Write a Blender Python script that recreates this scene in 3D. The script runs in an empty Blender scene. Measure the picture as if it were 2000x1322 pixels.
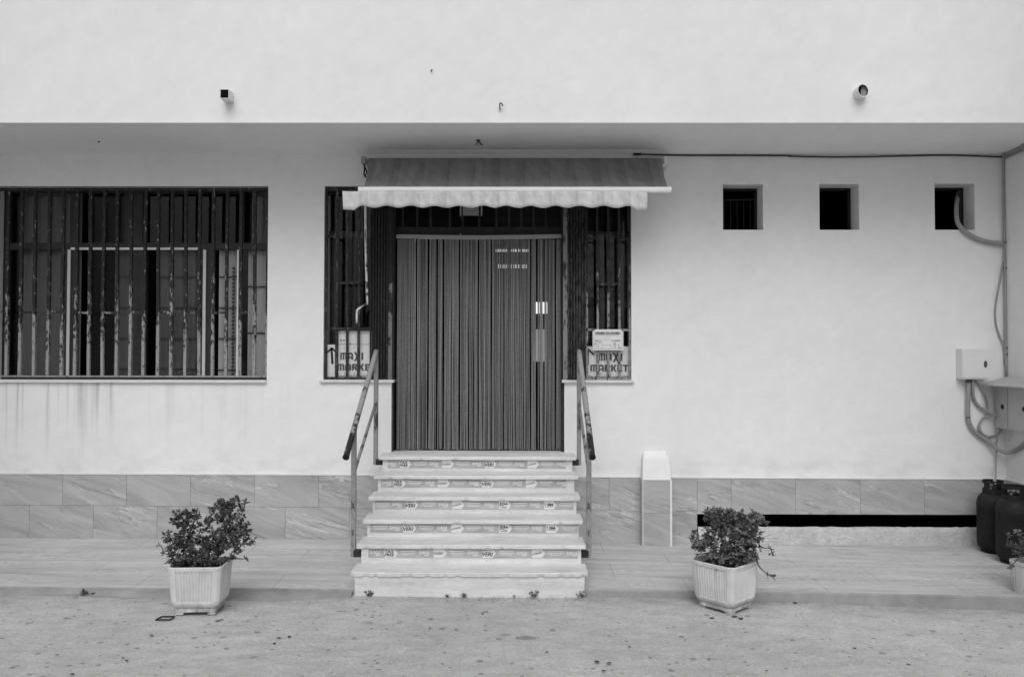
import bpy, math, random
from mathutils import Vector, Matrix
C = bpy.context.scene
R = math.radians
SUN_EL = 48; OC0, OC1 = .92, 1.2
# ------------------------------------------------------------------ camera
F = 1555.0; DW = 8.6; CZ = 2.05
cam_d = bpy.data.cameras.new('camera'); cam = bpy.data.objects.new('camera', cam_d)
C.collection.objects.link(cam); C.camera = cam
cam_d.sensor_width = 36; cam_d.lens = F/2000*36; cam_d.clip_end = 2000; cam_d.clip_start = .05
PITCH, YAW, ROLL = R(1.29), R(.295), R(.086)
RM = Matrix.Rotation(YAW, 4, 'Z') @ Matrix.Rotation(R(90)+PITCH, 4, 'X') @ Matrix.Rotation(ROLL, 4, 'Z')
CP = Vector((0, -DW, CZ))
cam.matrix_world = Matrix.Translation(CP) @ RM
R3 = RM.to_3x3()
# ------------------------------------------------------------------ light
w = bpy.data.worlds.new('World'); C.world = w; w.use_nodes = True
nt = w.node_tree; nt.nodes.clear()
sky = nt.nodes.new('ShaderNodeTexSky'); sky.sky_type = 'NISHITA'; sky.sun_disc = False
sky.sun_elevation = R(SUN_EL); sky.sun_rotation = R(180); sky.dust_density = 4.0; sky.air_density = 1.0
bw = nt.nodes.new('ShaderNodeRGBToBW'); bg = nt.nodes.new('ShaderNodeBackground'); wo = nt.nodes.new('ShaderNodeOutputWorld')
bg.inputs[1].default_value = .099
# overcast: brighter towards the zenith than at the horizon
tcw = nt.nodes.new('ShaderNodeTexCoord'); sxw = nt.nodes.new('ShaderNodeSeparateXYZ'); mrw = nt.nodes.new('ShaderNodeMapRange'); mlw = nt.nodes.new('ShaderNodeMath'); mlw.operation = 'MULTIPLY'
mrw.inputs[1].default_value = 0; mrw.inputs[2].default_value = 1; mrw.inputs[3].default_value = OC0; mrw.inputs[4].default_value = OC1
nt.links.new(tcw.outputs['Generated'], sxw.inputs[0]); nt.links.new(sxw.outputs[2], mrw.inputs[0])
nt.links.new(sky.outputs[0], bw.inputs[0]); nt.links.new(bw.outputs[0], mlw.inputs[0]); nt.links.new(mrw.outputs[0], mlw.inputs[1]); nt.links.new(mlw.outputs[0], bg.inputs[0]); nt.links.new(bg.outputs[0], wo.inputs[0])
sl = bpy.data.lights.new('sun', 'SUN'); sl.energy = 1.08; sl.angle = R(52); sl.color = (1, 1, 1)
so = bpy.data.objects.new('sun', sl); C.collection.objects.link(so)
so.rotation_euler = Vector((-.06, -math.cos(R(SUN_EL)), math.sin(R(SUN_EL)))).to_track_quat('Z', 'Y').to_euler()
C.view_settings.view_transform = 'Standard'; C.view_settings.look = 'None'; C.view_settings.gamma = 1
C.view_settings.exposure = 0.0
C.cycles.max_bounces = 8

# ------------------------------------------------------------------ helpers
def ray(px, py): return R3 @ Vector(((px-1000)/F, -(py-661)/F, -1))
def at(px, py, Y=0.0):
    d = ray(px, py); return CP + d*((Y-CP.y)/d.y)
def atX(px, py, X):
    d = ray(px, py); return CP + d*((X-CP.x)/d.x)
def wx(px, Y=0.0, py=661): return at(px, py, Y).x
def wz(py, Y=0.0, px=1000): return at(px, py, Y).z
rnd = random.Random(5)

def tag(o, label=None, cat=None, group=None, kind=None):
    if label: o['label'] = label
    if cat: o['category'] = cat
    if group: o['group'] = group
    if kind: o['kind'] = kind
    return o
def thing(name, loc, label, cat, group=None):
    o = bpy.data.objects.new(name, None); o.empty_display_size = .1
    C.collection.objects.link(o); o.location = loc
    return tag(o, label, cat, group)
def origin(o):
    v = Vector((0, 0, 0))
    while o is not None: v = v + o.location; o = o.parent
    return v
class MB:
    def __init__(s): s.v = []; s.f = []; s.uv = None
    def poly(s, pts):
        n = len(s.v); s.v += [Vector(p) for p in pts]; s.f.append(tuple(range(n, n+len(pts))))
    def box(s, x0, x1, y0, y1, z0, z1):
        n = len(s.v)
        s.v += [Vector(p) for p in ((x0,y0,z0),(x1,y0,z0),(x1,y1,z0),(x0,y1,z0),(x0,y0,z1),(x1,y0,z1),(x1,y1,z1),(x0,y1,z1))]
        s.f += [tuple(n+i for i in q) for q in ((0,3,2,1),(4,5,6,7),(0,1,5,4),(1,2,6,5),(2,3,7,6),(3,0,4,7))]
    def prism(s, pts, d):             # polygon (list of 3d) extruded by vector d
        n = len(s.v); k = len(pts); d = Vector(d)
        s.v += [Vector(p) for p in pts] + [Vector(p)+d for p in pts]
        s.f.append(tuple(range(n, n+k))); s.f.append(tuple(range(n+2*k-1, n+k-1, -1)))
        for i in range(k):
            j = (i+1) % k; s.f.append((n+i, n+k+i, n+k+j, n+j))
    def tube(s, pts, r, n=8, cap=True):
        pts = [Vector(p) for p in pts]; rs = r if isinstance(r, (list, tuple)) else [r]*len(pts)
        b = len(s.v); up = None
        for i, p in enumerate(pts):
            t = (pts[min(i+1, len(pts)-1)] - pts[max(i-1, 0)]).normalized()
            if up is None: up = t.orthogonal().normalized()
            up = (up - t*up.dot(t));
            up = up.normalized() if up.length > 1e-6 else t.orthogonal().normalized()
            sd = t.cross(up)
            for k in range(n):
                a = 2*math.pi*k/n; s.v.append(p + (up*math.cos(a)+sd*math.sin(a))*rs[i])
        for i in range(len(pts)-1):
            for k in range(n):
                k2 = (k+1) % n; s.f.append((b+i*n+k, b+i*n+k2, b+(i+1)*n+k2, b+(i+1)*n+k))
        if cap:
            s.f.append(tuple(b+k for k in range(n-1, -1, -1))); e = b+(len(pts)-1)*n; s.f.append(tuple(e+k for k in range(n)))
    def lathe(s, prof, c, n=32):
        b = len(s.v); c = Vector(c)
        for r, z in prof:
            for k in range(n):
                a = 2*math.pi*k/n; s.v.append(c+Vector((r*math.cos(a), r*math.sin(a), z)))
        for i in range(len(prof)-1):
            for k in range(n):
                k2 = (k+1) % n; s.f.append((b+i*n+k, b+i*n+k2, b+(i+1)*n+k2, b+(i+1)*n+k))
    def build(s, name, mat, parent=None, smooth=False, bevel=0, uv=None):
        o0 = origin(parent)
        me = bpy.data.meshes.new(name); me.from_pydata([tuple(v-o0) for v in s.v], [], s.f)
        me.materials.append(mat); 
        if smooth: me.polygons.foreach_set('use_smooth', [True]*len(me.polygons))
        if s.uv:
            l = me.uv_layers.new(name='uv')
            for p in me.polygons:
                for li, vi in zip(p.loop_indices, p.vertices): l.data[li].uv = s.uv[vi]
        me.update()
        o = bpy.data.objects.new(name, me); C.collection.objects.link(o)
        if parent is not None: o.parent = parent
        if bevel:
            m = o.modifiers.new('bevel', 'BEVEL'); m.width = bevel; m.segments = 2; m.limit_method = 'ANGLE'
        return o
def cr(pts, n=8):                    # Catmull-Rom
    P = [Vector(p) for p in pts]; P = [P[0]*2-P[1]] + P + [P[-1]*2-P[-2]]; out = []
    for i in range(1, len(P)-2):
        a, b, c, d = P[i-1:i+3]
        for k in range(n):
            t = k/n
            out.append(.5*((2*b)+(c-a)*t+(2*a-5*b+4*c-d)*t*t+(3*b-a-3*c+d)*t**3))
    out.append(P[-2]); return out

# ------------------------------------------------------------------ materials
class N:
    def __init__(s, name, rough=.8, spec=.3):
        s.m = bpy.data.materials.new(name); s.m.use_nodes = True; s.t = s.m.node_tree
        s.b = s.t.nodes['Principled BSDF']; s.b.inputs['Roughness'].default_value = rough
        s.b.inputs['Specular IOR Level'].default_value = spec
    def n(s, ty, **kw):
        o = s.t.nodes.new(ty)
        for k, v in kw.items():
            if k.startswith('i_'):
                key = k[2:]; key = int(key) if key.isdigit() else key.replace('_', ' ')
                o.inputs[key].default_value = v
            else: setattr(o, k, v)
        return o
    def l(s, a, b): s.t.links.new(a, b)
    def co(s, scale=(1, 1, 1), kind='Object', rot=(0, 0, 0), loc=(0, 0, 0)):
        tc = s.n('ShaderNodeTexCoord'); mp = s.n('ShaderNodeMapping')
        mp.inputs['Scale'].default_value = scale; mp.inputs['Location'].default_value = loc
        src = tc.outputs[kind]
        if any(rot):
            m0 = s.n('ShaderNodeMapping'); m0.inputs['Rotation'].default_value = rot; s.l(src, m0.inputs[0]); src = m0.outputs[0]
        s.l(src, mp.inputs[0]); return mp.outputs[0]
    def noise(s, scale, vec, detail=4, rough=.55, dist=0):
        o = s.n('ShaderNodeTexNoise'); o.inputs['Scale'].default_value = scale; o.inputs['Detail'].default_value = detail
        o.inputs['Roughness'].default_value = rough; o.inputs['Distortion'].default_value = dist; s.l(vec, o.inputs['Vector']); return o.outputs[0]
    def rng(s, v, a, b, c=0, d=1, smooth=False):
        o = s.n('ShaderNodeMapRange'); o.inputs[1].default_value = a; o.inputs[2].default_value = b
        o.inputs[3].default_value = c; o.inputs[4].default_value = d; s.l(v, o.inputs[0])
        if smooth: o.interpolation_type = 'SMOOTHSTEP'
        return o.outputs[0]
    def mth(s, op, a, b=None):
        o = s.n('ShaderNodeMath', operation=op)
        for i, x in enumerate((a, b)):
            if x is None: continue
            if isinstance(x, (int, float)): o.inputs[i].default_value = x
            else: s.l(x, o.inputs[i])
        return o.outputs[0]
    def mix(s, f, a, b):             # scalar mix
        o = s.n('ShaderNodeMix', data_type='FLOAT')
        for i, x in ((0, f), (2, a), (3, b)):
            if isinstance(x, (int, float)): o.inputs[i].default_value = x
            else: s.l(x, o.inputs[i])
        return o.outputs[0]
    def col(s, v): s.l(v, s.b.inputs['Base Color'])
    def bump(s, v, st=.3, dist=.01):
        o = s.n('ShaderNodeBump'); o.inputs['Strength'].default_value = st; o.inputs['Distance'].default_value = dist
        s.l(v, o.inputs['Height']); s.l(o.outputs[0], s.b.inputs['Normal'])
def simple(name, c, var=.15, scale=8, rough=.7, bump=.15, bscale=60, spec=.3, stretch=(1, 1, 1), metal=0):
    m = N(name, rough, spec); v = m.co(stretch)
    m.col(m.rng(m.noise(scale, v, 5), .3, .7, c*(1-var), c*(1+var)))
    if bump: m.bump(m.noise(bscale, m.co(), 3), bump, .004)
    m.b.inputs['Metallic'].default_value = metal
    return m.m
def plaster(name, base=.80, drips=False):
    m = N(name, .9, .15); v = m.co()
    big = m.rng(m.noise(.7, v, 3), .3, .7, base*.965, base*1.02)
    sm = m.rng(m.noise(9, v, 5), .3, .7, .975, 1.02)
    c = m.mth('MULTIPLY', big, sm)
    # sparse small marks
    vo = m.n('ShaderNodeTexVoronoi'); vo.inputs['Scale'].default_value = 2.2; m.l(v, vo.inputs['Vector'])
    spot = m.mth('MULTIPLY', m.rng(vo.outputs['Distance'], .012, .02, 1, 0), m.rng(m.noise(1.3, m.co(loc=(7, 3, 1)), 2), .55, .6))
    c = m.mth('MULTIPLY', c, m.mth('SUBTRACT', 1, m.mth('MULTIPLY', spot, .3)))
    if drips:
        sx = m.n('ShaderNodeSeparateXYZ'); m.l(v, sx.inputs[0])
        X0, X1 = wx(-200), wx(700); zt = wz(747)
        n1 = m.rng(m.noise(1.0, m.co((6.0, 1, .16)), 4, .6), .50, .70, 0, 1, True)
        n2 = m.rng(m.noise(1.0, m.co((17, 1, .4), loc=(3, 0, 5)), 3, .6), .52, .72, 0, .7, True)
        low = m.rng(sx.outputs[2], zt-.95, zt-.02, 0, 1, True); top = m.rng(sx.outputs[2], zt, zt+.01, 1, 0)
        lx = m.rng(sx.outputs[0], wx(150), wx(330), 1, .22, True); lx2 = m.rng(sx.outputs[0], wx(560), wx(600), 1, 0)
        k = m.mth('MULTIPLY', m.mth('MULTIPLY', low, top), m.mth('MULTIPLY', lx, lx2))
        k = m.mth('MULTIPLY', k, m.mth('ADD', m.mth('MULTIPLY', n1, .85), m.mth('MULTIPLY', n2, .4)))
        c = m.mth('MULTIPLY', c, m.mth('SUBTRACT', 1, m.mth('MULTIPLY', k, .62)))
        # damp grime just above the skirting
        gr = m.mth('MULTIPLY', m.rng(sx.outputs[2], wz(930), wz(860), 1, 0, True), m.rng(m.noise(3, m.co((1, 1, 2)), 5), .45, .7))
        c = m.mth('MULTIPLY', c, m.mth('SUBTRACT', 1, m.mth('MULTIPLY', gr, .16)))
        # repaired patches
        pt = m.rng(m.noise(1.1, m.co(loc=(2, 0, 9)), 6, .6), .58, .60, 0, 1)
        c = m.mth('MULTIPLY', c, m.mth('SUBTRACT', 1, m.mth('MULTIPLY', pt, .018)))
    tw = m.rng(m.noise(1.0, m.co((1.6, 1, 3.2), rot=(0, .5, 0), loc=(5, 0, 2)), 6, .6, 1.2), .35, .65, .975, 1.012)
    c = m.mth('MULTIPLY', c, tw)
    cn = m.noise(1.0, m.co((.9, 1, 1.1), loc=(11, 0, 3)), 8, .6, .5)
    cr_ = m.mth('MULTIPLY', m.rng(m.mth('ABSOLUTE', m.mth('SUBTRACT', cn, .5)), 0, .0016, 1, 0), m.rng(m.noise(.9, m.co(loc=(3, 9, 1)), 2), .56, .62))
    c = m.mth('MULTIPLY', c, m.mth('SUBTRACT', 1, m.mth('MULTIPLY', cr_, .10)))
    m.col(c)
    m.bump(m.mth('ADD', m.noise(140, v, 3), m.mth('MULTIPLY', m.noise(5, v, 3), 1.5)), .12, .006)
    return m.m
MW = plaster('plaster_lower', .80, True)
MU = plaster('plaster_upper', .785)
def tiles_mat(name, base, kind='UV', sc=1.0, rot=.30, bmp=.05):
    m = N(name, .45, .35)
    v = m.co((1.1*sc, 6.0*sc, 1), kind, rot=(0, 0, rot))
    a = m.rng(m.noise(1.0, v, 7, .62, 1.1), .3, .7, .0, 1)
    v2 = m.co((.8*sc, 9*sc, 1), kind, rot=(0, 0, rot*1.15), loc=(4, 7, 0))
    b = m.rng(m.noise(1.0, v2, 5, .6, 1.6), .60, .74, 0, 1, True)
    v3 = m.co((.9*sc, 13*sc, 1), kind, rot=(0, 0, rot*.8), loc=(9, 2, 0))
    d = m.rng(m.noise(1.0, v3, 5, .6, 1.2), .62, .72, 0, 1, True)
    c = m.rng(a, 0, 1, base*.78, base*1.18)
    c = m.mth('MULTIPLY', c, m.mth('SUBTRACT', 1, m.mth('MULTIPLY', b, .34)))
    c = m.mth('MULTIPLY', c, m.mth('ADD', 1, m.mth('MULTIPLY', d, .34)))
    v4 = m.co((.85*sc, 6.5*sc, 1), kind, rot=(0, 0, rot*1.1), loc=(14, 5, 0))
    n4 = m.noise(1.0, v4, 6, .62, .35); gate = m.rng(m.noise(1.0, m.co((1.5, 2.5, 1), kind, loc=(1, 8, 0)), 2), .45, .6, 0, 1, True)
    dk = m.mth('MULTIPLY', m.rng(m.mth('ABSOLUTE', m.mth('SUBTRACT', n4, .50)), .0, .022, 1, 0, True), gate)
    lt = m.mth('MULTIPLY', m.rng(m.mth('ABSOLUTE', m.mth('SUBTRACT', n4, .535)), .0, .020, 1, 0, True), gate)
    c = m.mth('MULTIPLY', c, m.mth('SUBTRACT', 1, m.mth('MULTIPLY', dk, .26)))
    c = m.mth('MULTIPLY', c, m.mth('ADD', 1, m.mth('MULTIPLY', lt, .35)))
    f = m.rng(m.noise(60*sc, m.co((1, 1, 1), kind), 4), .3, .7, .93, 1.07)
    m.col(m.mth('MULTIPLY', c, f)); m.bump(a, bmp, .003)
    return m.m
M_SKIRT = tiles_mat('stone_skirting', .41)
M_GROUT = simple('grout', .30, .2)
M_PAVE = None
M_MARBLE = None
def marble():
    m = N('travertine', .6, .3)
    a = m.rng(m.noise(1.0, m.co((1.2, 8, 22)), 7, .65, .5), .3, .7, 0, 1)
    b = m.rng(m.noise(1.0, m.co((3, 20, 60), loc=(1, 2, 3)), 5, .6), .6, .72, 0, 1)
    s = m.rng(m.noise(55, m.co(), 4, .7), .66, .75, 0, 1)
    d = m.rng(m.noise(2.2, m.co((1, 1.5, 3)), 5, .6), .35, .75, 1.02, .84)
    c = m.mth('MULTIPLY', m.rng(a, 0, 1, .62, .77), m.mth('SUBTRACT', 1, m.mth('MULTIPLY', b, .22)))
    c = m.mth('MULTIPLY', m.mth('MULTIPLY', c, d), m.mth('SUBTRACT', 1, m.mth('MULTIPLY', s, .45)))
    c = m.mth('MULTIPLY', c, m.rng(m.noise(28, m.co((.6, 1, 1.4)), 5, .7), .3, .7, .90, 1.06))
    m.col(c); m.bump(m.mth('SUBTRACT', a, s), .25, .003); return m.m
M_MARBLE = marble()
def concrete():
    m = N('street_concrete', .92, .15)
    v = m.co()
    a = m.rng(m.noise(.55, v, 5, .6), .3, .7, .0, 1)
    b = m.rng(m.noise(6, m.co((.7, 1.4, 1)), 6, .65), .3, .7, 0, 1)
    f = m.rng(m.noise(110, v, 4, .8), .3, .7, 0, 1)
    c = m.rng(a, 0, 1, .42, .535)
    c = m.mth('MULTIPLY', c, m.rng(b, 0, 1, .82, 1.12))
    f2 = m.rng(m.noise(38, m.co((.8, 1.3, 1), loc=(2, 2, 2)), 4, .75), .32, .68, .84, 1.14)
    c = m.mth('MULTIPLY', m.mth('MULTIPLY', c, f2), m.rng(f, 0, 1, .74, 1.26))
    # lighter aggregate and dark pits
    vo = m.n('ShaderNodeTexVoronoi'); vo.inputs['Scale'].default_value = 75; m.l(v, vo.inputs['Vector'])
    sel = m.rng(m.noise(30, m.co(loc=(5, 5, 5)), 2), .58, .62)
    pit = m.mth('MULTIPLY', m.rng(vo.outputs['Distance'], .12, .3, 1, 0), sel)
    c = m.mth('MULTIPLY', c, m.mth('SUBTRACT', 1, m.mth('MULTIPLY', pit, .32)))
    # chewing gum / oil spots of many sizes
    for sc, th, k, st in ((4.6, .20, .26, (1, 1, 1)), (2.1, .12, .18, (.8, 1.5, 1)), (9.5, .28, .42, (1, 1.0, 1)), (17, .32, .45, (1, 1.2, 1))):
        vv = m.n('ShaderNodeTexVoronoi'); vv.inputs['Scale'].default_value = sc
        wp = m.n('ShaderNodeVectorMath', operation='ADD'); nz = m.n('ShaderNodeTexNoise'); nz.inputs['Scale'].default_value = sc*3
        m.l(m.co(st), wp.inputs[0]); sc2 = m.n('ShaderNodeVectorMath', operation='SCALE'); sc2.inputs['Scale'].default_value = .25/sc
        m.l(v, nz.inputs['Vector']); m.l(nz.outputs['Color'], sc2.inputs[0]); m.l(sc2.outputs[0], wp.inputs[1]); m.l(wp.outputs[0], vv.inputs['Vector'])
        sx = m.n('ShaderNodeSeparateColor'); m.l(vv.outputs['Color'], sx.inputs[0])
        rad = m.mth('MULTIPLY', sx.outputs[1], th)
        inside = m.rng(m.mth('SUBTRACT', rad, vv.outputs['Distance']), -.01, .03, 0, 1, True)
        spot = m.mth('MULTIPLY', inside, m.rng(sx.outputs[0], .72, .74))
        c = m.mth('MULTIPLY', c, m.mth('SUBTRACT', 1, m.mth('MULTIPLY', spot, k)))
    # streaky scuffs running along the street
    sk = m.rng(m.noise(1.0, m.co((2.0, 11, 1), loc=(3, 1, 0)), 6, .62), .60, .72, 0, 1, True)
    c = m.mth('MULTIPLY', c, m.mth('SUBTRACT', 1, m.mth('MULTIPLY', sk, .20)))
    cn = m.noise(1.0, m.co((1.1, 1.6, 1), loc=(4, 6, 0)), 9, .62, .6)
    ck = m.mth('MULTIPLY', m.rng(m.mth('ABSOLUTE', m.mth('SUBTRACT', cn, .5)), 0, .004, 1, 0), m.rng(m.noise(.8, m.co(loc=(9, 2, 4)), 2), .50, .56))
    c = m.mth('MULTIPLY', c, m.mth('SUBTRACT', 1, m.mth('MULTIPLY', ck, .25)))
    ps = m.rng(m.noise(1.0, m.co((2.6, 7, 1), loc=(7, 5, 2)), 7, .68), .64, .70, 0, 1, True)
    c = m.mth('MULTIPLY', c, m.mth('ADD', 1, m.mth('MULTIPLY', ps, .16)))
    # grime gathered along the kerb foot
    sy = m.n('ShaderNodeSeparateXYZ'); m.l(v, sy.inputs[0])
    kg = m.mth('MULTIPLY', m.rng(sy.outputs[1], KY-.42, KY-.02, 0, 1, True), m.rng(m.noise(7, m.co((1, 1.6, 1)), 6, .65), .40, .66))
    c = m.mth('MULTIPLY', c, m.mth('SUBTRACT', 1, m.mth('MULTIPLY', kg, .24)))
    # two remembered oil stains
    for (px, py, rx, ry, k) in ((1027, 1244, .082, .045, .42), (987, 1238, .045, .03, .26), (1010, 1232, .02, .01, .2)):
        p = atG(px, py); sb = m.n('ShaderNodeVectorMath', operation='SUBTRACT'); sb.inputs[1].default_value = (p.x, p.y, 0); m.l(v, sb.inputs[0])
        sp = m.n('ShaderNodeSeparateXYZ'); m.l(sb.outputs[0], sp.inputs[0])
        d = m.mth('SQRT', m.mth('ADD', m.mth('POWER', m.mth('ABSOLUTE', m.mth('DIVIDE', sp.outputs[0], rx)), 2), m.mth('POWER', m.mth('ABSOLUTE', m.mth('DIVIDE', sp.outputs[1], ry)), 2)))
        d = m.mth('ADD', d, m.rng(m.noise(30, v, 3), 0, 1, -.3, .3))
        c = m.mth('MULTIPLY', c, m.mth('SUBTRACT', 1, m.mth('MULTIPLY', m.rng(d, .9, 1.05, 1, 0), k)))
    m.col(c)
    m.bump(m.mth('ADD', m.noise(90, v, 4, .8), m.mth('MULTIPLY', m.noise(14, v, 4), 1.2)), .45, .006)
    return m.m
def interp(x, P):
    if x <= P[0][0]: return P[0][1]
    for (a, b), (c, d) in zip(P, P[1:]):
        if x <= c:
            t = (x-a)/(c-a); return b+(d-b)*t
    return P[-1][1]
# ---- ground heights
KY = -1.715                          # kerb line
SP = [(p[0], p[1]) for p in [(-12, .03), (-5, .012), (-1.4, .0), (.7, -.004), (2.0, -.045), (4.4, -.115), (6, -.16), (12, -.25)]]
def street(x): return interp(x, SP)
BK = [(wx(0), wz(1049, 0, 0)), (wx(690), wz(1051.5, 0, 690)), (wx(1150), wz(1060, 0, 1150)), (wx(1960), wz(1062, 0, 1960))]
def pz(px, py): return at(px, py, KY).z
FR = [(wx(0, KY), pz(0, 1146)), (wx(690, KY), pz(690, 1150)), (wx(1150, KY), pz(1150, 1150)), (wx(1500, KY), pz(1500, 1155)), (wx(2000, KY), pz(2000, 1164))]
def pave(x, y):
    t = y/KY; return interp(x, BK)*(1-t)+interp(x, FR)*t
def atG(px, py):
    d = ray(px, py); t = (0-CP.z)/d.z
    for _ in range(4):
        p = CP+d*t; t = (street(p.x)-CP.z)/d.z
    return CP+d*t
def atP(px, py):
    d = ray(px, py); t = (.05-CP.z)/d.z
    for _ in range(5):
        p = CP+d*t; t = (pave(p.x, p.y)-CP.z)/d.z
    return CP+d*t
M_ROAD = concrete()
def pave_mat():
    m = N('pavement_stone', .7, .25)
    a = m.rng(m.noise(1.0, m.co((.55, 5.5, 1), rot=(0, 0, .06)), 8, .66, .7), .3, .7, 0, 1)
    b = m.rng(m.noise(1.0, m.co((.7, 14, 1), rot=(0, 0, -.05), loc=(3, 4, 0)), 5, .6, 1.2), .57, .72, 0, 1, True)
    g = m.rng(m.noise(90, m.co(), 4, .75), .3, .7, .93, 1.07)
    s = m.rng(m.noise(1.0, m.co((1.5, 4, 1), loc=(8, 2, 0)), 5, .6), .63, .75, 0, 1, True)
    c = m.rng(a, 0, 1, .38, .59)
    c = m.mth('MULTIPLY', m.mth('MULTIPLY', c, g), m.mth('SUBTRACT', 1, m.mth('MULTIPLY', b, .24)))
    c = m.mth('MULTIPLY', c, m.mth('SUBTRACT', 1, m.mth('MULTIPLY', s, .20)))
    n4 = m.noise(1.0, m.co((.45, 3.4, 1), rot=(0, 0, .05), loc=(5, 1, 0)), 7, .62, 1.4)
    for lv, kk in ((.50, -.26), (.53, .14), (.44, -.22), (.575, -.22), (.47, .12)):
        ln = m.rng(m.mth('ABSOLUTE', m.mth('SUBTRACT', n4, lv)), .0, .010, 1, 0, True); c = m.mth('MULTIPLY', c, m.mth('ADD', 1, m.mth('MULTIPLY', ln, kk)))
    # faint joints
    br = m.n('ShaderNodeTexBrick'); br.inputs['Scale'].default_value = 1; br.inputs['Mortar Size'].default_value = .004
    br.inputs['Brick Width'].default_value = 1.2; br.inputs['Row Height'].default_value = .43; m.l(m.co(loc=(.3, .02, 0)), br.inputs['Vector'])
    c = m.mth('MULTIPLY', c, m.mth('SUBTRACT', 1, m.mth('MULTIPLY', br.outputs['Fac'], .34)))
    m.col(c); m.bump(m.mth('ADD', a, m.noise(80, m.co(), 4)), .2, .004); return m.m
M_PAVE = pave_mat()
M_KERB = simple('kerb_concrete', .29, .18, 5, .9, .5, 70)
def rusty(name, dark, light, bias=0.0, z0=None, z1=None, scale=26, metal=0, rough=.75):
    """peeling paint: pale patches become more common between z0 (none) and z1 (most)"""
    m = N(name, rough, .3); v = m.co((1, 1, .45))
    n = m.noise(scale, v, 6, .7)
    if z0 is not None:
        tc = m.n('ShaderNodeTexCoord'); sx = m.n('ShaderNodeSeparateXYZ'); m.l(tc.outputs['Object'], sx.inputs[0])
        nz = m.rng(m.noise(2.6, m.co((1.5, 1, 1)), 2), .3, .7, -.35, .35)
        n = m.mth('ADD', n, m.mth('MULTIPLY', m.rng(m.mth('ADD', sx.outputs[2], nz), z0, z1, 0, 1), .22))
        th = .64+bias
    else: th = .52+bias
    k = m.rng(n, th-.03, th+.03)
    m.col(m.mix(k, m.rng(m.noise(60, v, 3), .3, .7, dark*.6, dark*1.4), m.rng(m.noise(70, v, 3), .3, .7, light*.8, light*1.15)))
    m.bump(k, .5, .002); return m.m
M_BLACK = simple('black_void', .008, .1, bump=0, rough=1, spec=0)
M_IRON = simple('dark_iron', .028, .4, 20, .6, .3, 80)
M_WHITE = simple('white_enamel', .72, .04, 5, .45, .05, 40)
M_PVC = simple('grey_pvc', .30, .12, 6, .6, .05)

# ------------------------------------------------------------------ setting
xs = [-300, -80, -30, -14] + [-12+.5*i for i in range(50)] + [14, 30, 80, 300]
ys = [300, 60, 12, 3, 0, -1.0, KY+.02, -2, -2.5, -3.2, -4, -6, -8.6, -12, -20, -60, -300]
mb = MB()
for y in ys:
    for x in xs:
        z = street(x) + .012*math.sin(x*1.7+y)*(.5 if -4 < y < -1.5 else 0)
        if y > KY+.03: z -= .25
        mb.v.append(Vector((x, y, z)))
W_ = len(xs)
for j in range(len(ys)-1):
    for i in range(W_-1): mb.f.append((j*W_+i, (j+1)*W_+i, (j+1)*W_+i+1, j*W_+i+1))
tag(mb.build('road', M_ROAD, smooth=True), kind='structure')
# pavement slab with kerb face
mb = MB(); px_ = [-11+.4*i for i in range(42)]; px_ = [x for x in px_ if x < 5.29]+[5.29]
rows = [.05, -.4, -.85, -1.3, KY+.012, KY, KY-.004]
for k, y in enumerate(rows):
    for x in px_:
        z = pave(x, y if k < 5 else KY)
        if k == 5: z -= .012
        if k == 6: z = street(x)-.06
        jit = .006*math.sin(x*5.1)+.004*math.sin(x*13.3) if k >= 4 else 0
        mb.v.append(Vector((x, y+jit, z)))
for j in range(len(rows)-1):
    for i in range(len(px_)-1):
        n = len(px_); mb.f.append((j*n+i, (j+1)*n+i, (j+1)*n+i+1, j*n+i+1))
pv = mb.build('pavement', M_PAVE); tag(pv, kind='structure')
pv.data.materials.append(M_KERB)
nn = (len(px_)-1)
for i in range(nn*4, len(pv.data.polygons)): pv.data.polygons[i].material_index = 1
# sloping mortar fillet that softens the kerb foot left of the stairs
mb = MB(); fx = [-11+.3*i for i in range(33)]; fx = [x for x in fx if x < -1.42]+[-1.40]
for x in fx:
    wv = .10+.05*math.sin(x*2.1)+.03*math.sin(x*5.3); zt = pave(x, KY)-.014
    wv *= interp(x, [(-5.5, .9), (-2.2, 1.3), (-1.40, 2.0)])
    mb.v += [Vector((x, KY-.003, zt)), Vector((x, KY-wv*.5, (zt+street(x))/2+.006)), Vector((x, KY-wv, street(x)-.003))]
for i in range(len(fx)-1):
    for k in (0, 1): mb.f.append((i*3+k, i*3+k+1, (i+1)*3+k+1, (i+1)*3+k))
tag(mb.build('kerb_fillet', M_KERB, smooth=True), kind='structure')

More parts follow.
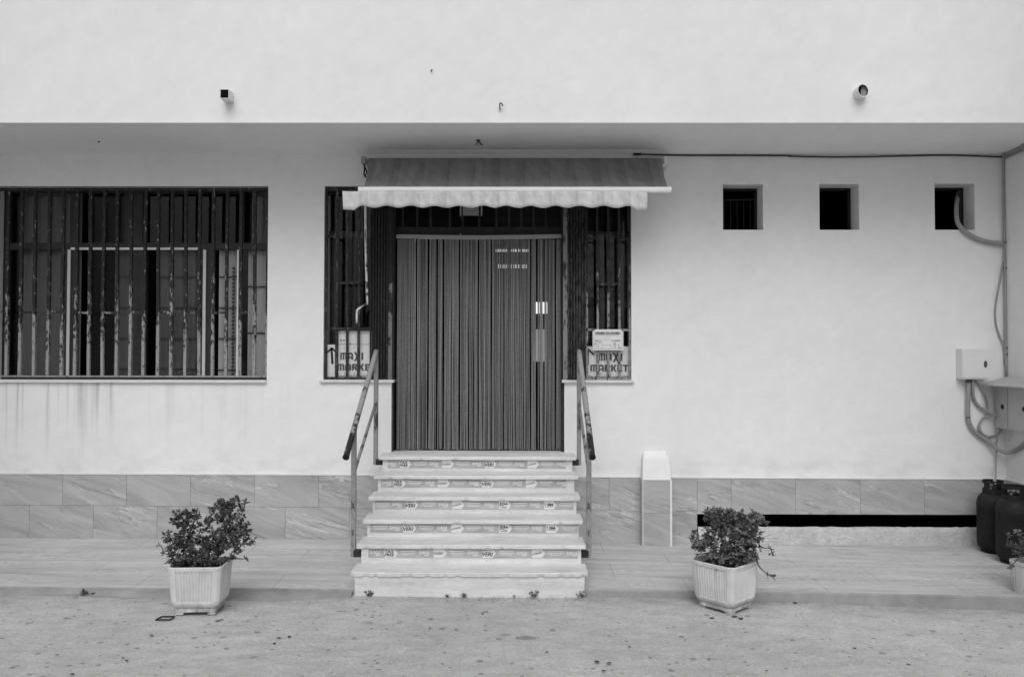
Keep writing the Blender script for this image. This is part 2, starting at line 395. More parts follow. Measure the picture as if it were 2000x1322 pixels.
# ------------------------------------------------------------------ building
TOPZ = 9.0; XL = -6.45; XR = atX(1962, 661, 1).x  # placeholder
XR = wx(1962)
SZ = (wz(302)+wz(302, 0, 1900))/2     # soffit height
d = ray(1000, 240.5); tt = (SZ-CP.z)/d.z; FY = (CP+d*tt).y   # fascia plane
B = thing('shop_building', (0, 0, 0), 'white plastered building with barred windows, shop entrance and overhanging upper storey', 'building')
TH = .30
def wall_holes(mb, xs, zs, holes, y0, y1):
    xs = sorted(set(xs)); zs = sorted(set(zs))
    def hole(i, j):
        if i < 0 or j < 0 or i >= len(xs)-1 or j >= len(zs)-1: return None
        cx = (xs[i]+xs[i+1])/2; cz = (zs[j]+zs[j+1])/2
        return any(a < cx < b and c < cz < e for a, b, c, e in holes)
    for i in range(len(xs)-1):
        for j in range(len(zs)-1):
            if hole(i, j): continue
            a, b, c, e = xs[i], xs[i+1], zs[j], zs[j+1]
            mb.poly([(a, y0, c), (b, y0, c), (b, y0, e), (a, y0, e)])
            mb.poly([(b, y1, c), (a, y1, c), (a, y1, e), (b, y1, e)])
            if hole(i-1, j) is not False: mb.poly([(a, y1, c), (a, y0, c), (a, y0, e), (a, y1, e)])
            if hole(i+1, j) is not False: mb.poly([(b, y0, c), (b, y1, c), (b, y1, e), (b, y0, e)])
            if hole(i, j-1) is not False: mb.poly([(a, y1, c), (b, y1, c), (b, y0, c), (a, y0, c)])
            if hole(i, j+1) is not False: mb.poly([(a, y0, e), (b, y0, e), (b, y1, e), (a, y1, e)])
# openings in wall coordinates
wT, wB = wz(363.5, 0, 500), wz(741)
LW = (wx(-14, 0, 550), wx(522.5, 0, 550), wz(742, 0, 300), wz(363.5, 0, 300))
ME = (wx(632.5, 0, 550), wx(1233, 0, 550), wz(742, 0, 930), wz(363.5, 0, 930))
LANDZ = 1.012
DR = (wx(764, 0, 800), wx(1102.5, 0, 800), LANDZ-.05, ME[2]+.001)
SW = [(wx(a, 0, 405), wx(b, 0, 405), wz(449, 0, a), wz(c, 0, a)) for a, b, c in ((1412, 1490.5, 360.5), (1600.5, 1678, 359.5), (1825.5, 1903.5, 359))]
SL = (wx(1360, 0, 1017), wx(1946, 0, 1017), wz(1030, 0, 1600)-.13, wz(1004, 0, 1600))
holes = [LW, ME, DR, SL]+SW
xs = [XL, XR+.02]; zs = [-.4, SZ+.02]
for h in holes: xs += [h[0], h[1]]; zs += [h[2], h[3]]
mb = MB(); wall_holes(mb, xs, zs, holes, 0, TH); wall = mb.build('wall', MW, B)
mb = MB(); mb.box(XL+.001, 9, FY, FY+.3, SZ, TOPZ); mb.build('upper_wall', MU, B)
mb = MB(); mb.box(XL+.001, 9, FY+.3, TH, SZ, SZ+.25); mb.build('soffit', MU, B)
# thin drip lip along the lower edge of the overhang
mb = MB(); mb.box(XL+.001, 9, FY-.006, FY, SZ, SZ+.014); mb.build('drip_edge', MU, B)
mb = MB(); mb.box(XL-.3, XL, -4.2, TH, -.4, TOPZ); mb.build('unseen_end_wall', MU, B)  # unseen left wall, assumed and put in to darken that side
mb = MB(); mb.box(XR, XR+.3, -4.2, -.0, -.4, SZ); mb.box(XR, XR+.3, -4.2, FY-.001, SZ, TOPZ); mb.build('side_wall', MU, B)
# rooms behind (dark)
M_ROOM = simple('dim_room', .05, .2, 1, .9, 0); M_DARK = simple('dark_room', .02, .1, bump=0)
def room(name, x0, x1, z0, z1, y1, m):
    mb = MB(); y0 = TH-.001
    mb.poly([(x0, y1, z0), (x1, y1, z0), (x1, y1, z1), (x0, y1, z1)]); mb.poly([(x0, y0, z0), (x0, y1, z0), (x0, y1, z1), (x0, y0, z1)])
    mb.poly([(x1, y1, z0), (x1, y0, z0), (x1, y0, z1), (x1, y1, z1)]); mb.poly([(x0, y0, z0), (x1, y0, z0), (x1, y1, z0), (x0, y1, z0)])
    mb.poly([(x0, y1, z1), (x1, y1, z1), (x1, y0, z1), (x0, y0, z1)]); return mb.build(name, m, B)
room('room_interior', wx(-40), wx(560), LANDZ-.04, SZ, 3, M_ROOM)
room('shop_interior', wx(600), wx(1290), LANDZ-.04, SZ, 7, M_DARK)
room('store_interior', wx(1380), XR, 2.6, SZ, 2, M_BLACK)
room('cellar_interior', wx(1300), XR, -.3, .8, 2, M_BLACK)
# window sills
def sill(x0, x1, z, name='window_sill'):
    mb = MB(); mb.box(x0, x1, -.035, .10, z-.030, z); return mb.build(name, M_MARBLE, B, bevel=.003)
sill(LW[0]-.03, LW[1]+.0, LW[2]+.001)
sill(ME[0]-.035, wx(770), ME[2]+.001); sill(wx(1097.5), ME[1]+.025, ME[2]+.001)
# skirting tiles
mb = MB(); gm = MB(); mb.uv = []
def tile(mb, P, u0, v0, rotz=0):
    """P: four corners on the face, pushed out by 12 mm along nrm"""
    n = (P[1]-P[0]).cross(P[3]-P[0]).normalized(); t = .012
    k = len(mb.v); mb.v += [p+n*t for p in P]+[p for p in P]
    wd = (P[1]-P[0]).length; ht = (P[3]-P[0]).length
    uu = [(u0, v0), (u0+wd, v0), (u0+wd, v0+ht), (u0, v0+ht)]; mb.uv += uu+uu
    mb.f.append((k, k+1, k+2, k+3))
    for a in range(4):
        b = (a+1) % 4; mb.f.append((k+a, k+4+a, k+4+b, k+b))
def skt(x):  return interp(x, [(wx(0), wz(925, 0, 0)), (wx(690), wz(927.5, 0, 690)), (wx(1150), wz(932, 0, 1150)), (wx(1940), wz(936.5, 0, 1940))])
def skm(x):  return interp(x, [(wx(0), wz(985, 0, 0)), (wx(690), wz(990.5, 0, 690)), (wx(1150), wz(996, 0, 1150)), (wx(1940), wz(1003, 0, 1940))])
def skb(x):  return interp(x, BK)-.01
G = .003
def run(joints, lo, hi, y=-.001, clip=None):
    for a, b in zip(joints, joints[1:]):
        P = [Vector((a+G/2, y, lo(a)+G/2)), Vector((b-G/2, y, lo(b)+G/2)), Vector((b-G/2, y, hi(b)-G/2)), Vector((a+G/2, y, hi(a)-G/2))]
        tile(mb, P, rnd.uniform(0, 40), rnd.uniform(0, 40))
tw = wx(252)-wx(128)
j1 = [wx(128)+tw*i for i in range(-9, 5)]+[wx(749)]; j2 = [wx(64)+tw*i for i in range(-9, 6)]+[wx(760)]
j1 = sorted(j1); run(j1, skm, skt); run(sorted(j2), skb, skm)
mb.build('tile_skirting', M_SKIRT, B); mb = MB(); mb.uv = []
run([wx(1105), wx(1189), wx(1252)], skm, skt); run([wx(1105), wx(1252)], skb, skm)
mb.build('tile_skirting', M_SKIRT, B); mb = MB(); mb.uv = []
skr = lambda x: skm(x) if x < wx(1359) else SL[3]+.0005
run([wx(1306), wx(1360)], skm, skt); run([wx(1360), wx(1426), wx(1551), wx(1676.5), wx(1801), XR-.012], skr, skt)
run([wx(1306), wx(1360)], skb, skm)
mb.build('tile_skirting', M_SKIRT, B); mb = MB(); mb.uv = []
# side wall tiles
for i in range(6):
    y1, y0 = -.012-i*.68, -.012-(i+1)*.68
    z1 = skt(XR); z2 = skm(XR); z3 = pave(XR, 0)-.06
    for (lo, hi) in ((z2, z1), (z3, z2)):
        P = [Vector((XR-.001, y1-G/2, lo+G/2)), Vector((XR-.001, y0+G/2, lo+G/2)), Vector((XR-.001, y0+G/2, hi-G/2)), Vector((XR-.001, y1-G/2, hi-G/2))]
        tile(mb, P, rnd.uniform(0, 40), rnd.uniform(0, 40))
mb.build('tile_skirting', M_SKIRT, B)
# white trim strip over the skirting
mb = MB()
for a, b in ((XL, wx(740)), (wx(1105), wx(1250)), (wx(1310), XR-.02)):
    mb.prism([(a, -.019, skt(a)), (b, -.019, skt(b)), (b, -.019, skt(b)+.012), (a, -.019, skt(a)+.012)], (0, .018, 0))
mb.prism([(XR-.019, 0, skt(XR)), (XR-.019, -4, skt(XR)), (XR-.019, -4, skt(XR)+.012), (XR-.019, 0, skt(XR)+.012)], (.018, 0, 0))
mb.build('skirting_trim', M_WHITE, B)
# rough plaster ledge below the cellar slot
def rough_m():
    m = N('rough_render', .95, .1); v = m.co()
    m.col(m.rng(m.noise(12, v, 5, .6), .3, .7, .56, .74)); m.bump(m.noise(22, m.co((1, 1, 1.6), rot=(0, .5, 0)), 5, .6, 1.5), 1.0, .03); return m.m
M_ROUGH = rough_m()
mb = MB(); nx = 60; xa, xb = wx(1361), wx(1946)+.1
for i in range(nx+1):
    x = xa+(xb-xa)*i/nx; x = min(x, XR-.013); top = wz(1030, -.03, 1600)+rnd.uniform(-.004, .004); bt = pave(x, 0)-.03
    for k in range(5):
        t = k/4; mb.v.append(Vector((x, -.018-.012*rnd.random()-.012*t, top+(bt-top)*t)))
    mb.v.append(Vector((x, .012, top)))
for i in range(nx):
    a, b = i*6, (i+1)*6
    for k in range(4): mb.f.append((a+k, a+k+1, b+k+1, b+k))
    mb.f.append((a+5, a, b, b+5))
mb.build('rough_ledge', M_ROUGH, B, smooth=True)
# boxed-in pier with curved white cap
PY = -.13; pxl, pxr = wx(1255.5, PY, 1000), wx(1310, PY, 1000); zc = wz(937, PY, 1280); zb = pave(pxl, PY)-.01
mbx = mb; mb = MB(); mb.uv = []
tile(mb, [Vector((pxl+.001, PY, zb)), Vector((pxr-.001, PY, zb)), Vector((pxr-.001, PY, zb+.36)), Vector((pxl+.001, PY, zb+.36))], 3, 5)
tile(mb, [Vector((pxl+.001, PY, zb+.363)), Vector((pxr-.001, PY, zb+.363)), Vector((pxr-.001, PY, zc-.004)), Vector((pxl+.001, PY, zc-.004))], 13, 25)
tile(mb, [Vector((pxl, -.013, zb)), Vector((pxl, PY, zb)), Vector((pxl, PY, zc-.004)), Vector((pxl, -.013, zc-.004))], 23, 15)
tile(mb, [Vector((pxr, PY, zb)), Vector((pxr, -.013, zb)), Vector((pxr, -.013, zc-.004)), Vector((pxr, PY, zc-.004))], 23, 35)
pier = mb.build('clad_pier', M_SKIRT, B)
mb = MB(); zt = wz(880, 0, 1280); L = []
for i in range(11):
    t = i/10; z = zc+(zt-zc)*t; y = (PY-.014)*(1-.42*t)*(math.sqrt(max(0, 1-max(0, (t-.7)/.3)**2))); ins = .012*t+.03*max(0, (t-.75)/.25)**2
    L.append((z, min(y, -.001), ins))
for z, y, ins in L: mb.v += [Vector((pxl-.004+ins, 0.001, z)), Vector((pxl-.004+ins*1.5, y, z)), Vector((pxr+.004-ins*1.8, y, z)), Vector((pxr+.004-ins, .001, z))]
for i in range(10):
    for k in range(3): a = i*4+k; mb.f.append((a, a+1, a+5, a+4))
mb.f.append((3, 2, 1, 0))
mb.build('cap', MU, pier, smooth=False)
mb = MB(); mb.box(pxl-.004, pxl+.003, PY-.015, PY-.0125, zb, zc); mb.box(pxr-.009, pxr+.012, PY-.016, PY-.0125, zb, zc)
mb.build('edge_trim', M_WHITE, pier)

# ------------------------------------------------------------------ glass
def glass(name, tint=.92, ior=1.28):
    m = bpy.data.materials.new(name); m.use_nodes = True; t = m.node_tree; t.nodes.clear()
    o = t.nodes.new('ShaderNodeOutputMaterial'); mx = t.nodes.new('ShaderNodeMixShader'); tr = t.nodes.new('ShaderNodeBsdfTransparent')
    gl = t.nodes.new('ShaderNodeBsdfGlossy'); fr = t.nodes.new('ShaderNodeFresnel'); fr.inputs[0].default_value = ior
    tr.inputs[0].default_value = (tint, tint, tint, 1); gl.inputs['Roughness'].default_value = .03
    t.links.new(fr.outputs[0], mx.inputs[0]); t.links.new(tr.outputs[0], mx.inputs[1]); t.links.new(gl.outputs[0], mx.inputs[2]); t.links.new(mx.outputs[0], o.inputs[0])
    return m
M_GLASS = glass('window_glass', .95)
M_FRAME = simple('dark_window_frame', .035, .2, 5, .5, .05)
M_ALU = simple('pale_aluminium', .34, .06, 6, .4, .05)
def pleated(name, c, vs=30):
    m = N(name, .9, .1)
    m.col(m.rng(m.noise(1.0, m.co((vs, 1, .3)), 2), .3, .7, c*.8, c*1.15)); return m.m
M_BL1 = pleated('grey_blind', .15, 12); M_BL2 = pleated('pale_blind', .46, 20); M_BL3 = pleated('dark_blind', .11, 14)
# ------------------------------------------------------------------ left window
def Z(py, Y=0., px=300): return wz(py, Y, px)
YW = .17
mb = MB(); x0, x1, z0, z1 = LW
zt_, zm = Z(376, YW), Z(481, YW)
mb.box(x0, x1, YW, YW+.06, z1-.03, z1); mb.box(x0, x1, YW, YW+.06, z0, z0+.04)
mb.box(x0, x0+.05, YW+.001, YW+.059, z0+.04, z1-.03); mb.box(x1-.03, x1, YW+.001, YW+.059, z0+.04, z1-.03)
mb.box(x0+.05, x1-.03, YW-.005, YW+.058, zm-.04, zm+.035)
for px, hw in ((128, .028), (141, .03), (270, .085), (392, .03), (407, .04)):
    x = wx(px, YW); mb.box(x-hw, x+hw, YW+.002, YW+.056, z0+.04, zm-.04)
for px, hw in ((140, .04), (258, .10), (470, .02)):
    x = wx(px, YW); mb.box(x-hw, x+hw, YW+.002, YW+.056, zm+.035, z1-.03)
win = mb.build('window', M_FRAME, B)
tag(win, 'wide dark framed window behind the rusty bars')
mb = MB(); mb.box(wx(131, YW), wx(136.5, YW), YW-.014, YW, z0+.04, Z(488, YW)); mb.box(wx(396, YW), wx(401.5, YW), YW-.014, YW, z0+.04, Z(488, YW))
mb.box(wx(137, YW), wx(390, YW), YW-.018, YW-.006, Z(488.5, YW), Z(484, YW)); mb.box(wx(462, YW), wx(465, YW), YW-.006, YW+.01, z0+.04, zm-.04)
mb.build('frame_strip', simple('bright_aluminium', .75, .05, bump=0), win)
def pane(a, b, c, e):
    mb = MB(); mb.box(a, b, YW+.026, YW+.032, c, e); return mb.build('pane', M_GLASS, win)
for a, b in ((x0+.05, wx(122)), (wx(150), wx(254)), (wx(290), wx(386)), (wx(415), x1-.03)): pane(a, b, z0+.04, zm-.04)
for a, b in ((x0+.05, wx(130)), (wx(150), wx(243)), (wx(274), wx(464)), (wx(475), x1-.03)): pane(a, b, zm+.035, z1-.03)
def blind(a, b, c, e, m, y=.25, bars=()):
    mb = MB(); n = max(4, int((b-a)/.035))
    for i in range(n+1):
        x = a+(b-a)*i/n; yy = y+(.008 if i % 2 else 0); mb.v += [Vector((x, yy, c)), Vector((x, yy, e))]
    for i in range(n): mb.f.append((2*i, 2*i+2, 2*i+3, 2*i+1))
    o = mb.build('blind', m, win)
    if bars:
        for py in bars:
            mb = MB(); zc_ = Z(py, y); mb.box(a, b, y-.02, y-.008, zc_-.006, zc_+.006); mb.build('blind_rail', M_FRAME, o)
    return o
blind(wx(10), wx(132), z0, z1-.02, M_BL1); blind(wx(200), wx(254), z0, zm, M_BL3, bars=(541, 601, 661, 720)); blind(wx(286), wx(388), z0, zm, M_BL3, bars=(541, 601, 661, 720))
blind(wx(410), wx(455), z0, zm, M_BL2, bars=(541, 601, 661, 722)); blind(wx(468), x1+.05, z0, zm, M_BL2, .26, bars=(560, 650)); blind(wx(474), x1+.05, zm, z1, M_BL1, .26)
mb = MB(); z = z0+.05; xx = wx(455, .23); mb.box(xx-.002, xx+.002, .227, .230, z0+.05, Z(520, .23))
while z < Z(520, .23): mb.box(xx-.014, xx+.014, .225, .232, z, z+.02); z += .042
mb.build('beaded_chain', M_FRAME, win)

# grille
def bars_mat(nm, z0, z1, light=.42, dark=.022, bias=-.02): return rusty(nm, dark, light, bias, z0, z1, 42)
M_BAR = bars_mat('peeling_lit_bar_paint', Z(560), Z(690), .30)  # flaked paint, with sky light on the lower bars painted in as pale patches
YB = .045
GR = MB(); GR.box(x0, x1-.006, YB-.016, YB+.016, Z(739.5, YB)+.016, Z(733.5, YB)); GR.box(x0, x1-.006, YB-.016, YB+.016, Z(373, YB), Z(368, YB))
GR.box(x1-.03, x1-.008, YB-.0155, YB+.0155, Z(735, YB), Z(370, YB)); GR.box(x0+.002, x0+.026, YB-.0155, YB+.0155, Z(735, YB), Z(370, YB))
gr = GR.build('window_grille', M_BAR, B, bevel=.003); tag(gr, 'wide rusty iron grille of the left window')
bpx = [-8.5, 18, 44, 70.5, 98, 125, 151.5, 178, 204.5, 231, 258, 284.5, 311, 337.5, 364.5, 391.5, 418, 444.5, 471.5, 499]
bX = [at(p, 390, YB).x for p in bpx]
zb0, zb1 = Z(733.5, YB), Z(373, YB)
def bar(x, parent, z0=zb0, z1=zb1, w=.018, y=YB, m=M_BAR, lean=0.0):
    mb = MB(); n = 8
    pts = []
    ph = rnd.random()*6; am = rnd.uniform(.001, .004)
    mb.v = []
    for i in range(n+1):
        t = i/n; zz = z0+(z1-z0)*t; xx = x+am*math.sin(ph+t*5)+lean*(t-.5)
        for dx, dy in ((-w, -w), (w, -w), (w, w), (-w, w)): mb.v.append(Vector((xx+dx, y+dy, zz)))
    for i in range(n):
        for k in range(4): a = i*4; mb.f.append((a+k, a+(k+1) % 4, a+4+(k+1) % 4, a+4+k))
    return mb.build('grille_bar', m, parent)
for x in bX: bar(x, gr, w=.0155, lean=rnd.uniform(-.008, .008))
for i in range(0, len(bX)-1, 2):
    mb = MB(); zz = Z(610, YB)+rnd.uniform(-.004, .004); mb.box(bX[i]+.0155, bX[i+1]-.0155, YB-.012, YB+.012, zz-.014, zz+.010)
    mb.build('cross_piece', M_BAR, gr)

# ------------------------------------------------------------------ entrance opening
M_BARD = rusty('dark_bar_paint', .022, .09, .04, None, None, 40)
M_BARR = rusty('worn_bar_paint', .03, .26, .02, Z(470), Z(640), 30)
x0, x1, z0, z1 = ME
YE = .05
def Z2(py, Y=YE, px=930): return wz(py, Y, px)
mb = MB(); mb.box(x0, wx(722, YE), YE-.014, YE+.014, z0, z0+.03); mb.box(x0, wx(722, YE), YE-.014, YE+.014, Z2(373), Z2(366)); mb.box(x0, x0+.028, YE-.014, YE+.014, z0+.03, Z2(373))
g2 = mb.build('sidelight_grille', M_BARD, B)
for a, b, py in ((633+6, 722, 642), (660, 703, 553), (640, 660, 462)): mb = MB(); mb.box(wx(a, YE), wx(b, YE), YE-.011, YE+.011, Z2(py+2.2), Z2(py-2.2)); mb.build('cross_piece', M_BARD, g2)
g2 = g2; tag(g2, 'dark iron grille left of the entrance')
for px, top in ((658.3, 373), (678.5, 373), (701, 373)): bar(wx(px, YE, 600), g2, z0+.03, Z2(top), .013, YE, M_BARD)
mb = MB(); mb.box(wx(1144, YE), x1, YE-.014, YE+.014, z0, z0+.03); mb.box(wx(1144, YE), x1, YE-.014, YE+.014, Z2(373), Z2(366)); mb.box(x1-.022, x1, YE-.014, YE+.014, z0+.03, Z2(373))
g3 = mb.build('sidelight_grille', M_BARR, B)
for a, b, py in ((1146, 1167, 466), (1209, 1231, 466), (1167, 1209, 555), (1146, 1160, 643.5), (1212, 1231, 644)): mb = MB(); mb.box(wx(a, YE), wx(b, YE), YE-.011, YE+.011, Z2(py+2.2), Z2(py-2.2)); mb.build('cross_piece', M_BARR, g3)
g3 = g3; tag(g3, 'worn iron grille right of the entrance')
for px in (1146, 1167, 1188, 1209.5): bar(wx(px, YE, 600), g3, z0+.03, Z2(373), .012, YE, M_BARR)
# folded gates
def gate(pa, pb, m, label):
    mb = MB(); a, b = wx(pa, .02), wx(pb, .02); n = 13
    for i in range(n):
        x = a+(b-a)*(i+.5)/n; dx = .006+rnd.random()*.003; y = .015+(.03 if i % 2 else 0)+rnd.random()*.008
        mb.box(x-dx, x+dx, y, y+.028, z0+.012, z1-.03)
    k = z0+.2
    o = mb.build('folding_gate', m, B); tag(o, label)
    for zz in (z0+.10, z0+.55, z0+1.0, z0+1.45, z0+1.9):
        if zz < z1-.1: mb = MB(); mb.box(a, b, .08, .09, zz, zz+.02); mb.build('gate_link', m, o)
    return o
M_GATEL = rusty('gate_dark', .016, .035, .05, None, None, 30); M_GATER = rusty('gate_rust', .018, .06, -.02, None, None, 22)
gate(722, 757, M_GATEL, 'dark folded gate left of the doorway'); gate(1109, 1145, M_GATER, 'rusty folded gate right of the doorway')
M_POST = rusty('post_paint', .05, .22, -.06, None, None, 12)
mb = MB(); mb.box(wx(758, .03), wx(765.5, .03), .03, .06, z0+.001, z1-.03); mb.build('gate_post', rusty('post_paint_dark', .02, .16, .0, Z2(500), Z2(680), 12), B)
mb = MB(); mb.box(wx(1100, .03), wx(1108.5, .03), .03, .06, z0+.001, z1-.03); mb.build('gate_post', M_POST, B)
# door jambs and head, transom
YC = .14
mb = MB(); mb.box(wx(764), wx(771, YC), .065, .22, LANDZ, z1-.03); mb.box(wx(1096, YC), wx(1103), .065, .22, LANDZ, z1-.03)
zr = Z2(458, YC); mb.box(wx(771, YC), wx(1096, YC), .10+.09, .25, zr, zr+.09)
mb.box(x0, x1, .17, .23, z1-.06, z1)
for px in (786, 814, 840, 878, 903, 935, 969, 994, 1018, 1042, 1066): xx = wx(px, .2); mb.box(xx-.012, xx+.012, .19, .22, zr+.09, z1-.06)
door = mb.build('doorway_frame', M_IRON, B)
# sidelight windows behind grilles
mb = MB(); mb.box(x0+.03, wx(760), .20, .206, z0, z1-.06); mb.box(wx(1106), x1-.0, .20, .206, z0, z1-.06); mb.box(wx(772, .2), wx(1095, .2), .2, .206, zr+.09, z1-.06); mb.build('glazing', M_GLASS, B)
mb = MB()
for a, b, pq in ((x0, wx(762), (651, 690)), (wx(1106), x1, (1178, 1216))):
    mb = MB(); mb.box(a, b, .207, .24, Z2(464, .2), Z2(452, .2))
    for px in pq: xx = wx(px, .2); mb.box(xx-.016, xx+.016, .207, .235, z0, Z2(464, .2)+.002)
    mb.build('sidelight_frame', M_FRAME, B)
M_SHELF = simple('shop_goods', .10, .8, 7, .8, 0)
for a, b, y, c, e in ((646, 655, .5, 740, 470), (1172, 1182, .55, 640, 460), (1190, 1200, .6, 640, 462), (1146, 1160, .45, 580, 470), (1213, 1226, .5, 600, 470), (1150, 1163, .9, 700, 600)):
    mb = MB(); mb.box(wx(a, y), wx(b, y), y, y+.1, Z2(c, y), Z2(e, y)); o = mb.build('storage_box', M_SHELF)
    tag(o, 'dim grey upright box standing inside the shop behind a barred sidelight', 'box', 'dim boxes inside the shop')
# interior lights and back window
def emis(name, s):
    m = bpy.data.materials.new(name); m.use_nodes = True; b = m.node_tree.nodes['Principled BSDF']
    b.inputs['Base Color'].default_value = (.8, .8, .8, 1); b.inputs['Emission Color'].default_value = (1, 1, 1, 1); b.inputs['Emission Strength'].default_value = s; return m
for px0, px1, py, y, s in ((967, 1032, 489.5, 4.0, 1.6), (971, 1029, 520.5, 5.6, 1.2)):
    a, b = at(px0, py, y), at(px1, py, y)
    mb = MB(); mb.tube([a, b], .022 if y < 5 else .035, 10); o = mb.build('lamp_tube', emis('tube_glow', s*.62), None, True)
    root = thing('tube_light', a, 'upper fluorescent tube glowing behind the chain curtain' if y < 5 else 'lower fluorescent tube glowing behind the chain curtain', 'ceiling light', 'tube lights inside the shop')
    for v in o.data.vertices: v.co -= a
    o.parent = root
    mb = MB(); mb.box(a.x-.03, b.x+.03, y-.04, y+.04, a.z+.04, a.z+.09)
    for q in (a.x+.1, b.x-.1): mb.tube([(q, y, a.z+.08), (q, y, SZ)], .006, 6)
    mb.build('lamp_housing', M_FRAME, root)
mb = MB(); y = 6.95; P, Q = at(1039, 612.5, y), at(1071, 590, y); mb.box(P.x, Q.x, y, y+.02, P.z, Q.z)
mb.build('back_window', emis('daylit_pane', 1.15), B)
mb = MB(); P, Q = at(1039, 706, y), at(1067, 643, y); mb.box(P.x, Q.x, y, y+.02, P.z, Q.z)
mb.build('back_window', emis('daylit_frosted_pane', .26), B)

# ------------------------------------------------------------------ chain curtain
def chain_m():
    m = N('curtain_chain', .35, .5); m.col(m.mth('MULTIPLY', m.rng(m.noise(1, m.co((330, 90, .2)), 2), .3, .7, .10, .37), m.rng(m.noise(1, m.co((300, 60, 70)), 3), .3, .7, .60, 1.40))); m.b.inputs['Metallic'].default_value = .15; return m.m
M_CH = chain_m()
zr0 = Z2(468, YC); zend = LANDZ+.02
CU = thing('chain_curtain', (wx(935, YC), YC, LANDZ), 'grey curtain of hanging chain strands filling the shop doorway', 'curtain')
mb = MB(); nseg = 20
for i in range(nseg+1):
    t = i/nseg; x = wx(773, YC)+(wx(1098, YC)-wx(773, YC))*t; zz = Z2(462.3, YC)-.012*math.sin(math.pi*t)+.004*t
    for dy, dz in ((-.012, -.023), (-.012, .023), (.012, .023), (.012, -.023)): mb.v.append(Vector((x, YC+dy, zz+dz)))
for i in range(nseg):
    for k in range(4): a = i*4; mb.f.append((a+k, a+4+k, a+4+(k+1) % 4, a+(k+1) % 4))
mb.f += [(0, 1, 2, 3), (nseg*4+3, nseg*4+2, nseg*4+1, nseg*4)]
mb.build('curtain_rail', M_ALU, CU)
for px, py in ((811, 468), (899.5, 460)):
    mb = MB(); p = at(px, py, YC-.02); mb.box(p.x-.006, p.x+.006, p.y-.01, p.y+.005, p.z-.035, p.z+.02); mb.build('clip', M_ALU, CU)
xa, xb = wx(775.5, YC), wx(1095, YC)
NS = 205; sx_ = []
gaps = [wx(p, YC) for p in (813, 836, 853, 865.5, 896.5, 935, 960, 1036, 1047.5, 1062, 1085)]
for i in range(NS):
    x = xa+(xb-xa)*(i+.5)/NS+rnd.uniform(-.0014, .0014)
    sx_.append(x)
def strand_mb(mb, x, r, seed):
    rr = random.Random(seed); n = 26; b = len(mb.v); tw = 0; ph = rr.random()*6
    fx = 0
    dx0 = 0
    for g in gaps:
        d = x-g
        if abs(d) < .022: fx += (1 if d > 0 else -1)*(.0075 if abs(d) < .012 else .004)
    lean = rr.gauss(0, .0045); yo = rr.uniform(-.012, .012)
    for i in range(n+1):
        t = i/n; z = zr0+(zend-zr0)*t+(rr.uniform(-.008, .008) if i == n else 0)
        X = x+fx+lean*t**1.5+.0015*math.sin(t*9+ph)
        for k in range(4):
            a = ph+tw*i+k*math.pi/2; q = r*(1.0 if k % 2 else .8)
            mb.v.append(Vector((X+q*math.cos(a), YC+yo+q*math.sin(a), z)))
    for i in range(n):
        for k in range(4): a = b+i*4; mb.f.append((a+k, a+(k+1) % 4, a+4+(k+1) % 4, a+4+k))
idx = list(range(NS)); own = set(idx[::1][:0]); own = set(int(i*NS/100) for i in range(100)); rest = MB()
for i, x in enumerate(sx_):
    r = .0050*rnd.uniform(.85, 1.1)
    if i in own:
        mb = MB(); strand_mb(mb, x, r, i); mb.build('strand', M_CH, CU)
    else: strand_mb(rest, x, r, i)
o = rest.build('strand_bundle', M_CH, CU); o['kind'] = 'stuff'

# hanging plate behind valance
mb = MB(); yy = .0; P, Q = at(904, 421, yy), at(935, 392, yy); mb.box(P.x, Q.x, yy, yy+.015, P.z, Q.z)
root = thing('hanging_plate', (P.x, yy, P.z), 'small grey plate hanging behind the awning valance over the doorway', 'plate')
mb.build('plate', simple('dull_zinc', .30, .1, rough=.5), root)
for px in (899.5, 940.5):
    mb = MB(); p = at(px, 422, yy); mb.box(p.x-.008, p.x+.008, yy, yy+.01, p.z, ME[3]); mb.build('strap', M_ALU, root)

# ------------------------------------------------------------------ small windows
for k, h in enumerate(SW):
    a, b, c, e = h; f = .028
    mb = MB(); y = .215
    mb.box(a, b, y, y+.04, e-f, e); mb.box(a, b, y, y+.04, c, c+f*.4); mb.box(a, a+f, y+.001, y+.039, c+f, e-f); mb.box(b-f, b, y+.001, y+.039, c+f, e-f)
    if k == 0:
        for q in range(1, 6): xx = a+(b-a)*q/6; mb.box(xx-.004, xx+.004, y+.01, y+.02, c+f, e-.12)
        mb.box(a+f, b-f, y+.005, y+.025, e-.13, e-.115)
    o = mb.build('small_window', simple('near_black_frame', .012, .2, bump=0), B); tag(o, ['small square window nearest the entrance', 'middle small square window', 'small square window with a pipe coming out'][k])  # frames and bars in one even near-black tone
    if k == 2:
        mb = MB(); mb.box(b-.06, b-.035, y-.02, y-.005, c+.02, e-f); mb.build('window_track', M_IRON, o)

